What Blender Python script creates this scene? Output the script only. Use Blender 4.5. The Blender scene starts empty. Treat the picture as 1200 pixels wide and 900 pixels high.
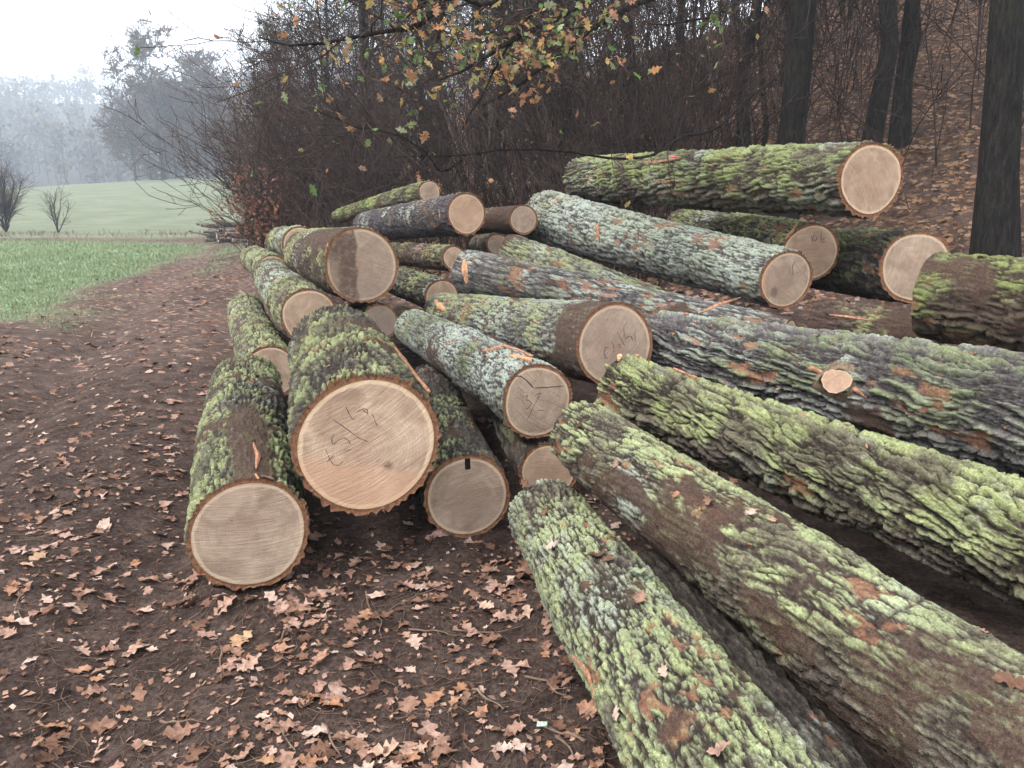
import bpy, math
import numpy as np
from mathutils import Vector

# ------------------------------------------------------------------ camera, sky, sun, exposure
SC = bpy.context.scene
PITCH = math.atan(215 / 900)
cam_d = bpy.data.cameras.new('camera')
cam = bpy.data.objects.new('camera', cam_d)
SC.collection.objects.link(cam)
cam.location = (0, 0, 1.6)
cam.rotation_euler = (math.pi / 2 - PITCH, 0, 0)
cam_d.sensor_fit = 'HORIZONTAL'
cam_d.sensor_width = 36.0
cam_d.lens = 36.0 * 900 / 1200
cam_d.clip_start = 0.05
cam_d.clip_end = 3000
SC.camera = cam

SUN_EL, SUN_AZ = math.radians(50), math.radians(-112)     # azimuth from +Y towards +X
world = bpy.data.worlds.new('World')
SC.world = world
world.use_nodes = True
wn, wl = world.node_tree.nodes, world.node_tree.links
for n in list(wn):
    wn.remove(n)
w_out = wn.new('ShaderNodeOutputWorld')
w_bg = wn.new('ShaderNodeBackground')
w_sky = wn.new('ShaderNodeTexSky')
w_sky.sky_type = 'NISHITA'
w_sky.sun_disc = False
w_sky.sun_elevation = SUN_EL
w_sky.sun_rotation = SUN_AZ
w_sky.dust_density = 4.0
w_mix = wn.new('ShaderNodeMix')
w_mix.data_type = 'RGBA'
w_mix.inputs[0].default_value = 0.86                     # closed cloud cover over the clear sky
w_mix.inputs[7].default_value = (8.6, 8.75, 9.0, 1)
wl.new(w_sky.outputs[0], w_mix.inputs[6])
wl.new(w_mix.outputs[2], w_bg.inputs[0])
w_bg.inputs[1].default_value = 0.13
wl.new(w_bg.outputs[0], w_out.inputs[0])

sun_d = bpy.data.lights.new('sun', 'SUN')
sun_d.energy = 1.5
sun_d.angle = math.radians(16)
sun_d.color = (1.0, 0.965, 0.92)
sun = bpy.data.objects.new('sun', sun_d)
SC.collection.objects.link(sun)
sdir = Vector((math.sin(SUN_AZ) * math.cos(SUN_EL), math.cos(SUN_AZ) * math.cos(SUN_EL), math.sin(SUN_EL)))
sun.rotation_euler = sdir.to_track_quat('Z', 'Y').to_euler()

SC.view_settings.view_transform = 'Standard'
SC.view_settings.look = 'None'
SC.view_settings.gamma = 1
SC.view_settings.use_curve_mapping = False
SC.view_settings.exposure = 1.5
SC.render.engine = 'CYCLES'
SC.cycles.use_denoising = True
SC.cycles.use_adaptive_sampling = True
SC.cycles.adaptive_threshold = 0.03
SC.cycles.max_bounces = 4
SC.cycles.diffuse_bounces = 1
SC.cycles.volume_bounces = 0
SC.cycles.transparent_max_bounces = 8
SC.cycles.sample_clamp_indirect = 6

# ------------------------------------------------------------------ helpers
RNG = np.random.default_rng(7)
CP, SP = math.cos(PITCH), math.sin(PITCH)


def pix(u, v, d):
    """A point seen at photo pixel (u, v) at depth d: used to survey the place."""
    a, b = (u - 600) / 900, (450 - v) / 900
    return np.array([a * d, d * (CP + b * SP), 1.6 + d * (-SP + b * CP)])


def hsh(ix, iy, iz, seed):
    h = (ix.astype(np.int64) * 374761393 + iy.astype(np.int64) * 668265263 + iz.astype(np.int64) * 2147483647 + int(seed) * 1274126177) & 0xFFFFFFFF
    h = ((h ^ (h >> 13)) * 1274126177) & 0xFFFFFFFF
    h = ((h ^ (h >> 16)) * 2246822519) & 0xFFFFFFFF
    h = h ^ (h >> 15)
    return (h & 0xFFFFFF) / float(0x1000000)


def vnoise(p, seed=0):
    i = np.floor(p).astype(np.int64)
    f = p - i
    f = f * f * (3 - 2 * f)
    x, y, z = i[..., 0], i[..., 1], i[..., 2]
    fx, fy, fz = f[..., 0], f[..., 1], f[..., 2]
    r = 0
    for dz in (0, 1):
        for dy in (0, 1):
            a = hsh(x, y + dy, z + dz, seed)
            b = hsh(x + 1, y + dy, z + dz, seed)
            r = r + (a + (b - a) * fx) * (fy if dy else 1 - fy) * (fz if dz else 1 - fz)
    return r


def fbm(p, seed=0, octv=3):
    s, a, t = 0, 1.0, 0
    for o in range(octv):
        s = s + a * vnoise(p * 2.03 ** o + 17.3 * o, seed + o)
        t += a
        a *= .5
    return s / t


def sm(a, b, x):
    t = np.clip((x - a) / (b - a), 0, 1)
    return t * t * (3 - 2 * t)


def voro(gx, gy, nx, seed):
    ix, iy = np.floor(gx).astype(np.int64), np.floor(gy).astype(np.int64)
    f1 = np.full(gx.shape, 9.0)
    f2 = np.full(gx.shape, 9.0)
    cid = np.zeros(gx.shape)
    cdx = np.zeros(gx.shape)
    cdy = np.zeros(gx.shape)
    z = np.zeros_like(ix)
    for dx in (-1, 0, 1):
        for dy in (-1, 0, 1):
            cx, cy = ix + dx, iy + dy
            wx = np.mod(cx, nx) if nx else cx
            ox, oy = hsh(wx, cy, z, seed), hsh(wx, cy, z, seed + 1)
            ddx, ddy = gx - (cx + .1 + .8 * ox), gy - (cy + .1 + .8 * oy)
            d = np.sqrt(ddx * ddx + ddy * ddy)
            m = d < f1
            f2 = np.where(m, f1, np.minimum(f2, d))
            cid = np.where(m, hsh(wx, cy, z, seed + 2), cid)
            cdx = np.where(m, ddx, cdx)
            cdy = np.where(m, ddy, cdy)
            f1 = np.where(m, d, f1)
    return f1, f2, cid, cdx, cdy


def mesh_np(name, verts, quads=None, tris=None, smooth=True, cols=None, vecs=None, mat=None):
    me = bpy.data.meshes.new(name)
    verts = np.asarray(verts, np.float32).reshape(-1, 3)
    nq = 0 if quads is None else len(quads)
    nt = 0 if tris is None else len(tris)
    me.vertices.add(len(verts))
    me.vertices.foreach_set('co', verts.ravel())
    li, st, tot = [], [], []
    if nq:
        li.append(np.asarray(quads, np.int32).ravel())
        st.append(np.arange(nq, dtype=np.int32) * 4)
        tot.append(np.full(nq, 4, np.int32))
    if nt:
        li.append(np.asarray(tris, np.int32).ravel())
        st.append(nq * 4 + np.arange(nt, dtype=np.int32) * 3)
        tot.append(np.full(nt, 3, np.int32))
    li, st, tot = np.concatenate(li), np.concatenate(st), np.concatenate(tot)
    me.loops.add(len(li))
    me.loops.foreach_set('vertex_index', li)
    me.polygons.add(len(st))
    me.polygons.foreach_set('loop_start', st)
    me.polygons.foreach_set('loop_total', tot)
    me.update(calc_edges=True)
    me.polygons.foreach_set('use_smooth', np.full(len(st), smooth, bool))
    for k, a in (cols or {}).items():
        at = me.attributes.new(k, 'FLOAT_COLOR', 'POINT')
        a = np.asarray(a, np.float32).reshape(len(verts), -1)
        if a.shape[1] == 3:
            a = np.hstack([a, np.ones((len(verts), 1), np.float32)])
        at.data.foreach_set('color', a.ravel())
    for k, a in (vecs or {}).items():
        at = me.attributes.new(k, 'FLOAT_VECTOR', 'POINT')
        at.data.foreach_set('vector', np.asarray(a, np.float32).ravel())
    if mat:
        me.materials.append(mat)
    return me


def obj(name, me, parent=None, **props):
    o = bpy.data.objects.new(name, me)
    SC.collection.objects.link(o)
    if parent is not None:
        o.parent = parent
    for k, v in props.items():
        o[k] = v
    return o


def thing(name, loc, label, category, group=None):
    o = bpy.data.objects.new(name, None)
    SC.collection.objects.link(o)
    o.location = [float(c) for c in loc]
    o.empty_display_size = .1
    o['label'] = label
    o['category'] = category
    if group:
        o['group'] = group
    return o


def copy_tree(o, parent=None):
    c = o.copy()
    SC.collection.objects.link(c)
    c.parent = parent
    for ch in o.children:
        copy_tree(ch, c)
    return c


def nrm(v):
    v = np.asarray(v, float)
    return v / (np.linalg.norm(v, axis=-1, keepdims=True) + 1e-12)


def tubes(P, r, sides=4):
    """N tapered tubes with K points each -> verts, quads."""
    P, r = np.asarray(P, float), np.asarray(r, float)
    N, K, _ = P.shape
    T = np.gradient(P, axis=1)
    T = nrm(T)
    ref = np.where(np.abs(T[..., 2:3]) > .9, np.array([1., 0, 0]), np.array([0, 0, 1.]))
    A = nrm(np.cross(T, ref))
    B = np.cross(T, A)
    ang = np.arange(sides) / sides * 2 * np.pi
    V = P[:, :, None] + r[:, :, None, None] * (np.cos(ang)[:, None] * A[:, :, None] + np.sin(ang)[:, None] * B[:, :, None])
    n_, k_, s_ = np.meshgrid(np.arange(N), np.arange(K - 1), np.arange(sides), indexing='ij')
    b = n_ * K * sides
    s2 = (s_ + 1) % sides
    Q = np.stack([b + k_ * sides + s_, b + k_ * sides + s2, b + (k_ + 1) * sides + s2, b + (k_ + 1) * sides + s_], -1).reshape(-1, 4)
    return V.reshape(-1, 3), Q


def merge(parts):
    vs, qs, o = [], [], 0
    for v, q in parts:
        vs.append(v)
        qs.append(q + o)
        o += len(v)
    return np.concatenate(vs), np.concatenate(qs)


def grow(P, R, n, tr, ln, ang, rng, K=5, up=.2, wob=.15, rs=.5, tip=.25, bias=None):
    """n child branches from random parents (N,K,3); returns their paths and radii."""
    N, KP, _ = P.shape
    par = rng.integers(0, N, n)
    t = rng.uniform(tr[0], tr[1], n) * (KP - 1)
    i = np.minimum(t.astype(int), KP - 2)
    f = (t - i)[:, None]
    p0 = P[par, i] * (1 - f) + P[par, i + 1] * f
    r0 = R[par, i] * (1 - f[:, 0]) + R[par, i + 1] * f[:, 0]
    T = nrm(P[par, i + 1] - P[par, i])
    rand = rng.normal(size=(n, 3))
    perp = nrm(rand - (rand * T).sum(1, keepdims=True) * T)
    a = np.radians(rng.uniform(ang[0], ang[1], n))[:, None]
    d = np.cos(a) * T + np.sin(a) * perp
    if bias is not None:
        d = nrm(d + np.asarray(bias))
    L = rng.uniform(ln[0], ln[1], n)[:, None]
    out = np.zeros((n, K, 3))
    out[:, 0] = p0
    for k in range(1, K):
        d = nrm(d + rng.normal(size=(n, 3)) * wob + np.array([0, 0, up]) / K)
        out[:, k] = out[:, k - 1] + d * L / (K - 1)
    rr = (r0 * rs)[:, None] * np.linspace(1, tip, K)[None]
    return out, rr


# ------------------------------------------------------------------ materials
def newmat(name):
    m = bpy.data.materials.new(name)
    m.use_nodes = True
    nt = m.node_tree
    b = nt.nodes['Principled BSDF']
    b.inputs['Roughness'].default_value = .9
    b.inputs['Specular IOR Level'].default_value = .06
    return m, nt, b


def nd(nt, t, **kw):
    n = nt.nodes.new(t)
    for k, v in kw.items():
        if k.startswith('i_'):
            n.inputs[k[2:].replace('_', ' ')].default_value = v
        elif k.startswith('n'):
            n.inputs[int(k[1:])].default_value = v
        else:
            setattr(n, k, v)
    return n


def mixc(nt, fac, a, b, blend='MIX'):
    n = nt.nodes.new('ShaderNodeMix')
    n.data_type = 'RGBA'
    n.blend_type = blend
    for i, s in ((0, fac), (6, a), (7, b)):
        if isinstance(s, (int, float)):
            n.inputs[i].default_value = s
        elif isinstance(s, tuple):
            n.inputs[i].default_value = (*s, 1) if len(s) == 3 else s
        else:
            nt.links.new(s, n.inputs[i])
    return n.outputs[2]


def mth(nt, op, a, b=0.0, c=None, clamp=False):
    n = nt.nodes.new('ShaderNodeMath')
    n.operation = op
    n.use_clamp = clamp
    for i, s in enumerate((a, b) if c is None else (a, b, c)):
        if isinstance(s, (int, float)):
            n.inputs[i].default_value = s
        else:
            nt.links.new(s, n.inputs[i])
    return n.outputs[0]


def mrange(nt, x, a, b, lo=0.0, hi=1.0):
    n = nt.nodes.new('ShaderNodeMapRange')
    n.interpolation_type = 'SMOOTHSTEP'
    nt.links.new(x, n.inputs[0])
    for i, v in zip((1, 2, 3, 4), (a, b, lo, hi)):
        n.inputs[i].default_value = v
    return n.outputs[0]


def ramp(nt, x, stops, interp='LINEAR'):
    n = nt.nodes.new('ShaderNodeValToRGB')
    cr = n.color_ramp
    cr.interpolation = interp
    while len(cr.elements) < len(stops):
        cr.elements.new(0.5)
    for e, (p, c) in zip(cr.elements, stops):
        e.position = p
        e.color = (*c, 1)
    nt.links.new(x, n.inputs[0])
    return n.outputs[0]


def noise(nt, vec, scale, detail=4, rough=.6, dist=0.0):
    n = nt.nodes.new('ShaderNodeTexNoise')
    n.inputs['Scale'].default_value = scale
    n.inputs['Detail'].default_value = detail
    n.inputs['Roughness'].default_value = rough
    n.inputs['Distortion'].default_value = dist
    if vec is not None:
        nt.links.new(vec, n.inputs['Vector'])
    return n.outputs[0]


def bump(nt, b, h, dist, strength=1.0):
    n = nt.nodes.new('ShaderNodeBump')
    n.inputs['Strength'].default_value = strength
    n.inputs['Distance'].default_value = dist
    nt.links.new(h, n.inputs['Height'])
    nt.links.new(n.outputs[0], b.inputs['Normal'])


def wpos(nt):
    return nt.nodes.new('ShaderNodeNewGeometry').outputs['Position']


def attr(nt, name, out=0):
    n = nt.nodes.new('ShaderNodeAttribute')
    n.attribute_name = name
    return n.outputs[out]


def mat_bark():
    m, nt, b = newmat('oak_bark')
    p = wpos(nt)
    n1 = noise(nt, p, 95, 5, .7)
    n2 = noise(nt, p, 300, 3, .7)
    v = nd(nt, 'ShaderNodeTexVoronoi', feature='DISTANCE_TO_EDGE', i_Scale=120.0)
    nt.links.new(p, v.inputs['Vector'])
    f = mrange(nt, n1, .3, .72, .62, 1.36)
    c = mixc(nt, 1.0, attr(nt, 'Col'), f, 'MULTIPLY')
    f2 = mrange(nt, n2, .3, .7, .78, 1.22)
    c = mixc(nt, 1.0, c, f2, 'MULTIPLY')
    nt.links.new(c, b.inputs['Base Color'])
    h = mth(nt, 'ADD', mth(nt, 'MULTIPLY', n1, 1.0), mth(nt, 'MULTIPLY', mrange(nt, v.outputs[0], 0, .18), .35))
    h = mth(nt, 'ADD', h, mth(nt, 'MULTIPLY', n2, .4))
    bump(nt, b, h, .006, .9)
    b.inputs['Roughness'].default_value = .92
    return m


def mat_face():
    m, nt, b = newmat('sawn_oak')
    fuv = attr(nt, 'fuv', 1)
    sep = nd(nt, 'ShaderNodeSeparateXYZ')
    nt.links.new(fuv, sep.inputs[0])
    rnd = sep.outputs[2]
    seedv = nd(nt, 'ShaderNodeCombineXYZ')
    nt.links.new(mth(nt, 'MULTIPLY', rnd, 37.0), seedv.inputs[2])
    flat = nd(nt, 'ShaderNodeVectorMath', operation='MULTIPLY', n1=(1, 1, 0))
    nt.links.new(fuv, flat.inputs[0])
    q = nd(nt, 'ShaderNodeVectorMath', operation='ADD')
    nt.links.new(flat.outputs[0], q.inputs[0])
    nt.links.new(seedv.outputs[0], q.inputs[1])
    q = q.outputs[0]
    # pith sits off centre
    off = nd(nt, 'ShaderNodeCombineXYZ')
    nt.links.new(mth(nt, 'MULTIPLY', mth(nt, 'SINE', mth(nt, 'MULTIPLY', rnd, 91.0)), .14), off.inputs[0])
    nt.links.new(mth(nt, 'MULTIPLY', mth(nt, 'SINE', mth(nt, 'MULTIPLY', rnd, 57.0)), .14), off.inputs[1])
    d = nd(nt, 'ShaderNodeVectorMath', operation='SUBTRACT')
    nt.links.new(flat.outputs[0], d.inputs[0])
    nt.links.new(off.outputs[0], d.inputs[1])
    ln = nd(nt, 'ShaderNodeVectorMath', operation='LENGTH')
    nt.links.new(d.outputs[0], ln.inputs[0])
    r0 = nd(nt, 'ShaderNodeVectorMath', operation='LENGTH')
    nt.links.new(flat.outputs[0], r0.inputs[0])
    wob = noise(nt, q, 2.2, 3)
    rr = mth(nt, 'ADD', ln.outputs['Value'], mth(nt, 'MULTIPLY', wob, .22))
    ring = mth(nt, 'SINE', mth(nt, 'MULTIPLY', rr, 118.0))
    ring2 = mth(nt, 'SINE', mth(nt, 'MULTIPLY', rr, 37.0))
    ringm = mth(nt, 'MULTIPLY', ring, noise(nt, q, 3.0, 2))
    base = ramp(nt, noise(nt, q, 1.9, 5, .62, .6), [(.28, (.25, .175, .125)), (.5, (.42, .31, .225)), (.72, (.58, .445, .33))])
    base = mixc(nt, mrange(nt, ringm, .05, .6, 0, .2), base, (.21, .125, .08))
    base = mixc(nt, mrange(nt, ring2, .1, 1, 0, .12), base, (.26, .15, .095))
    base = mixc(nt, mrange(nt, ln.outputs['Value'], .45, .03, 0, .35), base, (.33, .2, .155))
    heart = mth(nt, 'MULTIPLY', mrange(nt, mth(nt, 'ADD', ln.outputs['Value'], mth(nt, 'MULTIPLY', wob, .25)), .95, .45), mrange(nt, mth(nt, 'SINE', mth(nt, 'MULTIPLY', rnd, 133.0)), -.6, 1.0, 0, .5))
    base = mixc(nt, heart, base, (.27, .18, .13))
    # sap wood, pale rim
    edge = mth(nt, 'ADD', r0.outputs['Value'], mth(nt, 'MULTIPLY', mth(nt, 'SUBTRACT', noise(nt, q, 5.0, 4), .5), .10))
    base = mixc(nt, mrange(nt, edge, .915, .945, 0, .8), base, (.66, .51, .35))
    base = mixc(nt, mrange(nt, edge, .975, .995, 0, .6), base, (.42, .26, .15))
    # chain saw marks: shallow arcs across the face
    rot = nd(nt, 'ShaderNodeVectorRotate', rotation_type='Z_AXIS')
    nt.links.new(flat.outputs[0], rot.inputs['Vector'])
    nt.links.new(mth(nt, 'MULTIPLY', rnd, 6.0), rot.inputs['Angle'])
    sx = nd(nt, 'ShaderNodeSeparateXYZ')
    nt.links.new(rot.outputs[0], sx.inputs[0])
    arc = mth(nt, 'ADD', sx.outputs[0], mth(nt, 'MULTIPLY', mth(nt, 'MULTIPLY', sx.outputs[1], sx.outputs[1]), .12))
    cv = nd(nt, 'ShaderNodeCombineXYZ')
    nt.links.new(mth(nt, 'MULTIPLY', arc, 16.0), cv.inputs[0])
    nt.links.new(mth(nt, 'MULTIPLY', sx.outputs[1], .8), cv.inputs[1])
    nt.links.new(mth(nt, 'MULTIPLY', rnd, 50.0), cv.inputs[2])
    saw = noise(nt, cv.outputs[0], 1.6, 4, .7)
    base = mixc(nt, mrange(nt, saw, .42, .7, 0, .32), base, (.25, .17, .125))
    base = mixc(nt, mrange(nt, saw, .45, .25, 0, .32), base, (.64, .50, .385))
    cv2 = nd(nt, 'ShaderNodeCombineXYZ')
    nt.links.new(mth(nt, 'MULTIPLY', arc, 70.0), cv2.inputs[0])
    nt.links.new(mth(nt, 'MULTIPLY', sx.outputs[1], 2.5), cv2.inputs[1])
    nt.links.new(mth(nt, 'MULTIPLY', rnd, 50.0), cv2.inputs[2])
    saw2 = noise(nt, cv2.outputs[0], 1.0, 3, .7)
    base = mixc(nt, 1.0, base, mrange(nt, saw2, .3, .7, .88, 1.10), 'MULTIPLY')
    # checks radiating from the pith
    ang = mth(nt, 'ARCTAN2', mth(nt, 'SUBTRACT', sep.outputs[1], 0.0), sep.outputs[0])
    ca = nd(nt, 'ShaderNodeCombineXYZ')
    nt.links.new(mth(nt, 'MULTIPLY', ang, 5.0), ca.inputs[0])
    nt.links.new(mth(nt, 'MULTIPLY', ln.outputs['Value'], 1.3), ca.inputs[1])
    nt.links.new(mth(nt, 'MULTIPLY', rnd, 80.0), ca.inputs[2])
    chk = noise(nt, ca.outputs[0], 4.0, 2, .5)
    chm = mth(nt, 'MULTIPLY', mrange(nt, chk, .66, .70), mrange(nt, ln.outputs['Value'], .5, .2))
    base = mixc(nt, mth(nt, 'MULTIPLY', chm, .7), base, (.09, .055, .04))
    # dirt, weathering and stains carried by the log
    st = nd(nt, 'ShaderNodeSeparateColor')
    nt.links.new(attr(nt, 'stain'), st.inputs[0])
    dn = noise(nt, q, 7.0, 5, .7)
    base = mixc(nt, mth(nt, 'MULTIPLY', st.outputs[0], mrange(nt, dn, .25, .6, .6, 1.0)), base, (.075, .05, .04))
    base = mixc(nt, st.outputs[1], base, (.20, .155, .13))
    base = mixc(nt, st.outputs[2], base, (.52, .30, .19))
    base = mixc(nt, mrange(nt, dn, .62, .78, 0, .35), base, (.2, .13, .09))
    nt.links.new(base, b.inputs['Base Color'])
    h = mth(nt, 'ADD', mth(nt, 'ADD', saw, mth(nt, 'MULTIPLY', saw2, .5)), mth(nt, 'MULTIPLY', noise(nt, q, 60, 3), .25))
    bump(nt, b, h, .007, .8)
    b.inputs['Roughness'].default_value = .78
    return m


def mat_rim():
    m, nt, b = newmat('cut_bark_edge')
    p = wpos(nt)
    c = ramp(nt, noise(nt, p, 60, 4, .7), [(.3, (.10, .045, .025)), (.55, (.21, .105, .06)), (.75, (.33, .17, .095))])
    nt.links.new(c, b.inputs['Base Color'])
    bump(nt, b, noise(nt, p, 150, 4, .7), .006, .8)
    return m


def mat_simple(name, stops, scale, bumpd=.004, bscale=None, rough=.9):
    m, nt, b = newmat(name)
    p = wpos(nt)
    nt.links.new(ramp(nt, noise(nt, p, scale, 5, .65), stops), b.inputs['Base Color'])
    bump(nt, b, noise(nt, p, bscale or scale * 2.5, 4, .7), bumpd, .8)
    b.inputs['Roughness'].default_value = rough
    return m


def mat_leaf(name, stops, transl=0.0, vary=.25):
    m, nt, b = newmat(name)
    oi = nd(nt, 'ShaderNodeObjectInfo')
    r = mth(nt, 'FRACT', mth(nt, 'ADD', oi.outputs['Random'], attr(nt, 'rnd', 2)))
    c = ramp(nt, r, stops)
    n = noise(nt, wpos(nt), 45, 4, .7)
    c = mixc(nt, 1.0, c, mrange(nt, n, .25, .75, 1 - vary * 1.6, 1 + vary * 1.4), 'MULTIPLY')
    nt.links.new(c, b.inputs['Base Color'])
    b.inputs['Roughness'].default_value = .7
    bump(nt, b, noise(nt, wpos(nt), 160, 2), .002, .6)
    if transl:
        tr = nd(nt, 'ShaderNodeBsdfTranslucent')
        nt.links.new(c, tr.inputs[0])
        ms = nd(nt, 'ShaderNodeMixShader', n0=transl)
        nt.links.new(b.outputs[0], ms.inputs[1])
        nt.links.new(tr.outputs[0], ms.inputs[2])
        nt.links.new(ms.outputs[0], nt.nodes['Material Output'].inputs[0])
    return m


def mat_twig(name, stops, scale=3.0):
    m, nt, b = newmat(name)
    n = noise(nt, wpos(nt), scale, 4, .7)
    oi = nd(nt, 'ShaderNodeObjectInfo')
    x = mth(nt, 'ADD', n, mth(nt, 'MULTIPLY', mth(nt, 'SUBTRACT', oi.outputs['Random'], .5), .25))
    nt.links.new(ramp(nt, x, stops), b.inputs['Base Color'])
    return m


def mat_trunk(name, stops):
    m, nt, b = newmat(name)
    mp = nd(nt, 'ShaderNodeMapping')
    mp.inputs['Scale'].default_value = (1, 1, .22)
    tc = nd(nt, 'ShaderNodeTexCoord')
    nt.links.new(tc.outputs['Object'], mp.inputs[0])
    n = noise(nt, mp.outputs[0], 26, 6, .72)
    g = noise(nt, tc.outputs['Object'], 2.2, 4)
    c = ramp(nt, n, stops)
    c = mixc(nt, mrange(nt, g, .55, .8, 0, .4), c, (.035, .04, .022))
    nt.links.new(c, b.inputs['Base Color'])
    bump(nt, b, n, .05, 1.0)
    return m


M_BARK, M_FACE, M_RIM = mat_bark(), mat_face(), mat_rim()
M_STRIP = mat_simple('peeled_inner_bark', [(.3, (.12, .055, .034)), (.5, (.28, .14, .085)), (.72, (.45, .27, .18))], 45)
M_CHIP = mat_simple('fresh_wood_chip', [(.3, (.26, .12, .06)), (.55, (.46, .25, .14)), (.75, (.62, .43, .29))], 50)
M_PENCIL = mat_simple('timber_pencil', [(.3, (.045, .035, .04)), (.7, (.11, .085, .085))], 80, .0005)
M_PINK = mat_simple('pink_paint', [(.3, (.55, .08, .16)), (.7, (.7, .16, .25))], 50, .001)
M_TWIG = mat_simple('dead_twig', [(.3, (.07, .045, .035)), (.6, (.17, .115, .085)), (.8, (.3, .22, .17))], 25)
LEAF_STOPS = [(0, (.075, .04, .028)), (.22, (.14, .075, .05)), (.45, (.23, .132, .095)), (.62, (.29, .185, .145)),
              (.74, (.25, .125, .07)), (.86, (.33, .225, .18)), (.95, (.38, .28, .23)), (1, (.30, .17, .09))]
M_LEAFS = mat_leaf('slope_leaf', [(0, (.06, .034, .022)), (.4, (.13, .075, .046)), (.75, (.21, .125, .075)), (1, (.28, .17, .105))])
M_LEAF = mat_leaf('fallen_oak_leaf', LEAF_STOPS)
M_LEAFT = mat_leaf('autumn_oak_leaf', [(0, (.10, .17, .05)), (.22, (.18, .22, .10)), (.42, (.42, .31, .12)), (.58, (.38, .19, .09)),
                                       (.75, (.4, .22, .13)), (.88, (.34, .18, .12)), (1, (.26, .31, .18))], .3)

# ------------------------------------------------------------------ terrain
EDGE_Y = np.array([-40, 2, 6, 10.2, 14.8, 20, 25.5, 28.6, 30.4, 31.6, 32.6, 33.2])
EDGE_X = np.array([-4.2, -4.6, -5.4, -6.9, -8.0, -9.2, -10.3, -11.6, -14, -19, -30, -70])


def slope_s(x, y):
    s1 = (x - 4) * .64 + (y - 8.2) * .768
    s2 = (x + 5) * .96 + (y - 15.5) * .275
    return np.minimum(s1, s2)


def track_u(x, y):
    """Signed metres from the middle of the track."""
    cx = np.interp(y, [-10, 2, 6, 10, 15, 20, 25, 29], [-1.6, -2.1, -3.0, -4.4, -6.0, -7.4, -8.9, -10.6])
    return x - cx


def ground_masks(x, y):
    p = np.stack([x, y, x * 0], -1)
    e = np.interp(y, EDGE_Y, EDGE_X)
    n = fbm(p * .9, 31, 4) - .5
    w = .3 + .018 * np.maximum(y, 0)
    g = sm(-w, w, (e - x) + n * 1.8) * sm(33.6, 33.0, y + n * 1.5)
    far = sm(235, 215, y) * sm(33.4, 34.8, y + n * 3) * sm(2.0, -4.0, slope_s(x, y) + n * 3)
    tu = track_u(x, y)
    mid = np.exp(-((tu + .05) / .3) ** 2) * sm(14, 19, y) * sm(31, 28, y) * .9 * sm(-.12, .12, n)
    verge = np.exp(-((x - e - .2) / (.5 + .02 * np.maximum(y, 0))) ** 2) * .45 * sm(-.05, .2, n)
    near = np.maximum(g, np.maximum(mid, verge * sm(33, 31, y)))
    lit = sm(-1.5, 1.5, slope_s(x, y) + n)
    return near, far, lit


SEG = [((-1.081, 2.938), (-1.934, 5.418), .16), ((-.216, 3.437), (-.633, 5.804), .13), ((.80, .28), (.156, 3.264), .12), ((-1.95, 6.053), (-3.293, 9.453), .14), ((.194, 3.937), (-.084, 6.11), .10)]


def ground_h(x, y, fine=True):
    x, y = np.asarray(x, float), np.asarray(y, float)
    p = np.stack([x, y, x * 0], -1)
    s = slope_s(x, y)
    sp_ = np.where(s > 12, s, np.log1p(np.exp(np.clip(s, -30, 12) * 1.2)) / 1.2)
    hill = 28.0 * (1 - np.exp(-sp_ * .56 / 28.0))
    z = hill
    yy = np.maximum(y - 55, 0)
    fade = sm(190, 150, y)
    rise = .066 * np.minimum(yy, 95) * (.55 + .45 * sm(-110, -45, x)) * sm(-300, -90, x + 0 * y)
    z = z + rise * (.35 + .65 * fade)
    farhill = 64 * sm(225, 590, y - .12 * x) * (0.8 + .4 * fbm(p / 110., 5, 2))
    z = z + farhill
    if fine:
        near, far, lit = ground_masks(x, y)
        amp = sm(60, 10, np.hypot(x, y - 3))
        z = z + (fbm(p * .7, 11, 3) - .5) * .05 * amp
        soil = (1 - near) * amp
        clod = fbm(p * 9, 12, 4) - .5
        z = z + clod * .055 * soil + (fbm(p * 38, 13, 3) - .5) * .016 * soil * sm(9, 4, y)
        tu = track_u(x, y)
        rut = np.exp(-((tu - .8) / .26) ** 2) + np.exp(-((tu + .85) / .26) ** 2)
        z = z - rut * .08 * soil * (.5 + fbm(p * 1.3, 14, 2)) * sm(-1, 4, y) + .02 * np.exp(-((tu + .1) / .4) ** 2) * soil
        z = z + (fbm(p * 2.5, 15, 3) - .5) * .06 * near
        for (a, b, w) in SEG:               # soil squeezed up along the logs that lie on it
            ab = np.array(b) - np.array(a)
            t = np.clip(((x - a[0]) * ab[0] + (y - a[1]) * ab[1]) / (ab @ ab), 0, 1)
            dd = np.hypot(x - a[0] - ab[0] * t, y - a[1] - ab[1] * t)
            z = z + (.035 + .05 * clod) * np.exp(-((dd - w) / .10) ** 2) - .01 * (dd < w)
    return z


def axis_pts(c, lo, hi, n, k):
    t = np.linspace(-1, 1, n)
    a = np.sinh(k * t) / math.sinh(k)
    return c + np.where(a < 0, a * (c - lo), a * (hi - c))


gx = axis_pts(-1.0, -650, 650, 395, 9.2)
gy = axis_pts(2.6, -60, 900, 400, 9.2)
GX, GY = np.meshgrid(gx, gy)
GZ = ground_h(GX, GY)
near_m, far_m, lit_m = ground_masks(GX, GY)
nxg, nyg = len(gx), len(gy)
ii, jj = np.meshgrid(np.arange(nxg - 1), np.arange(nyg - 1))
b0 = (jj * nxg + ii).ravel()
gq = np.stack([b0, b0 + 1, b0 + 1 + nxg, b0 + nxg], 1)


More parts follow.
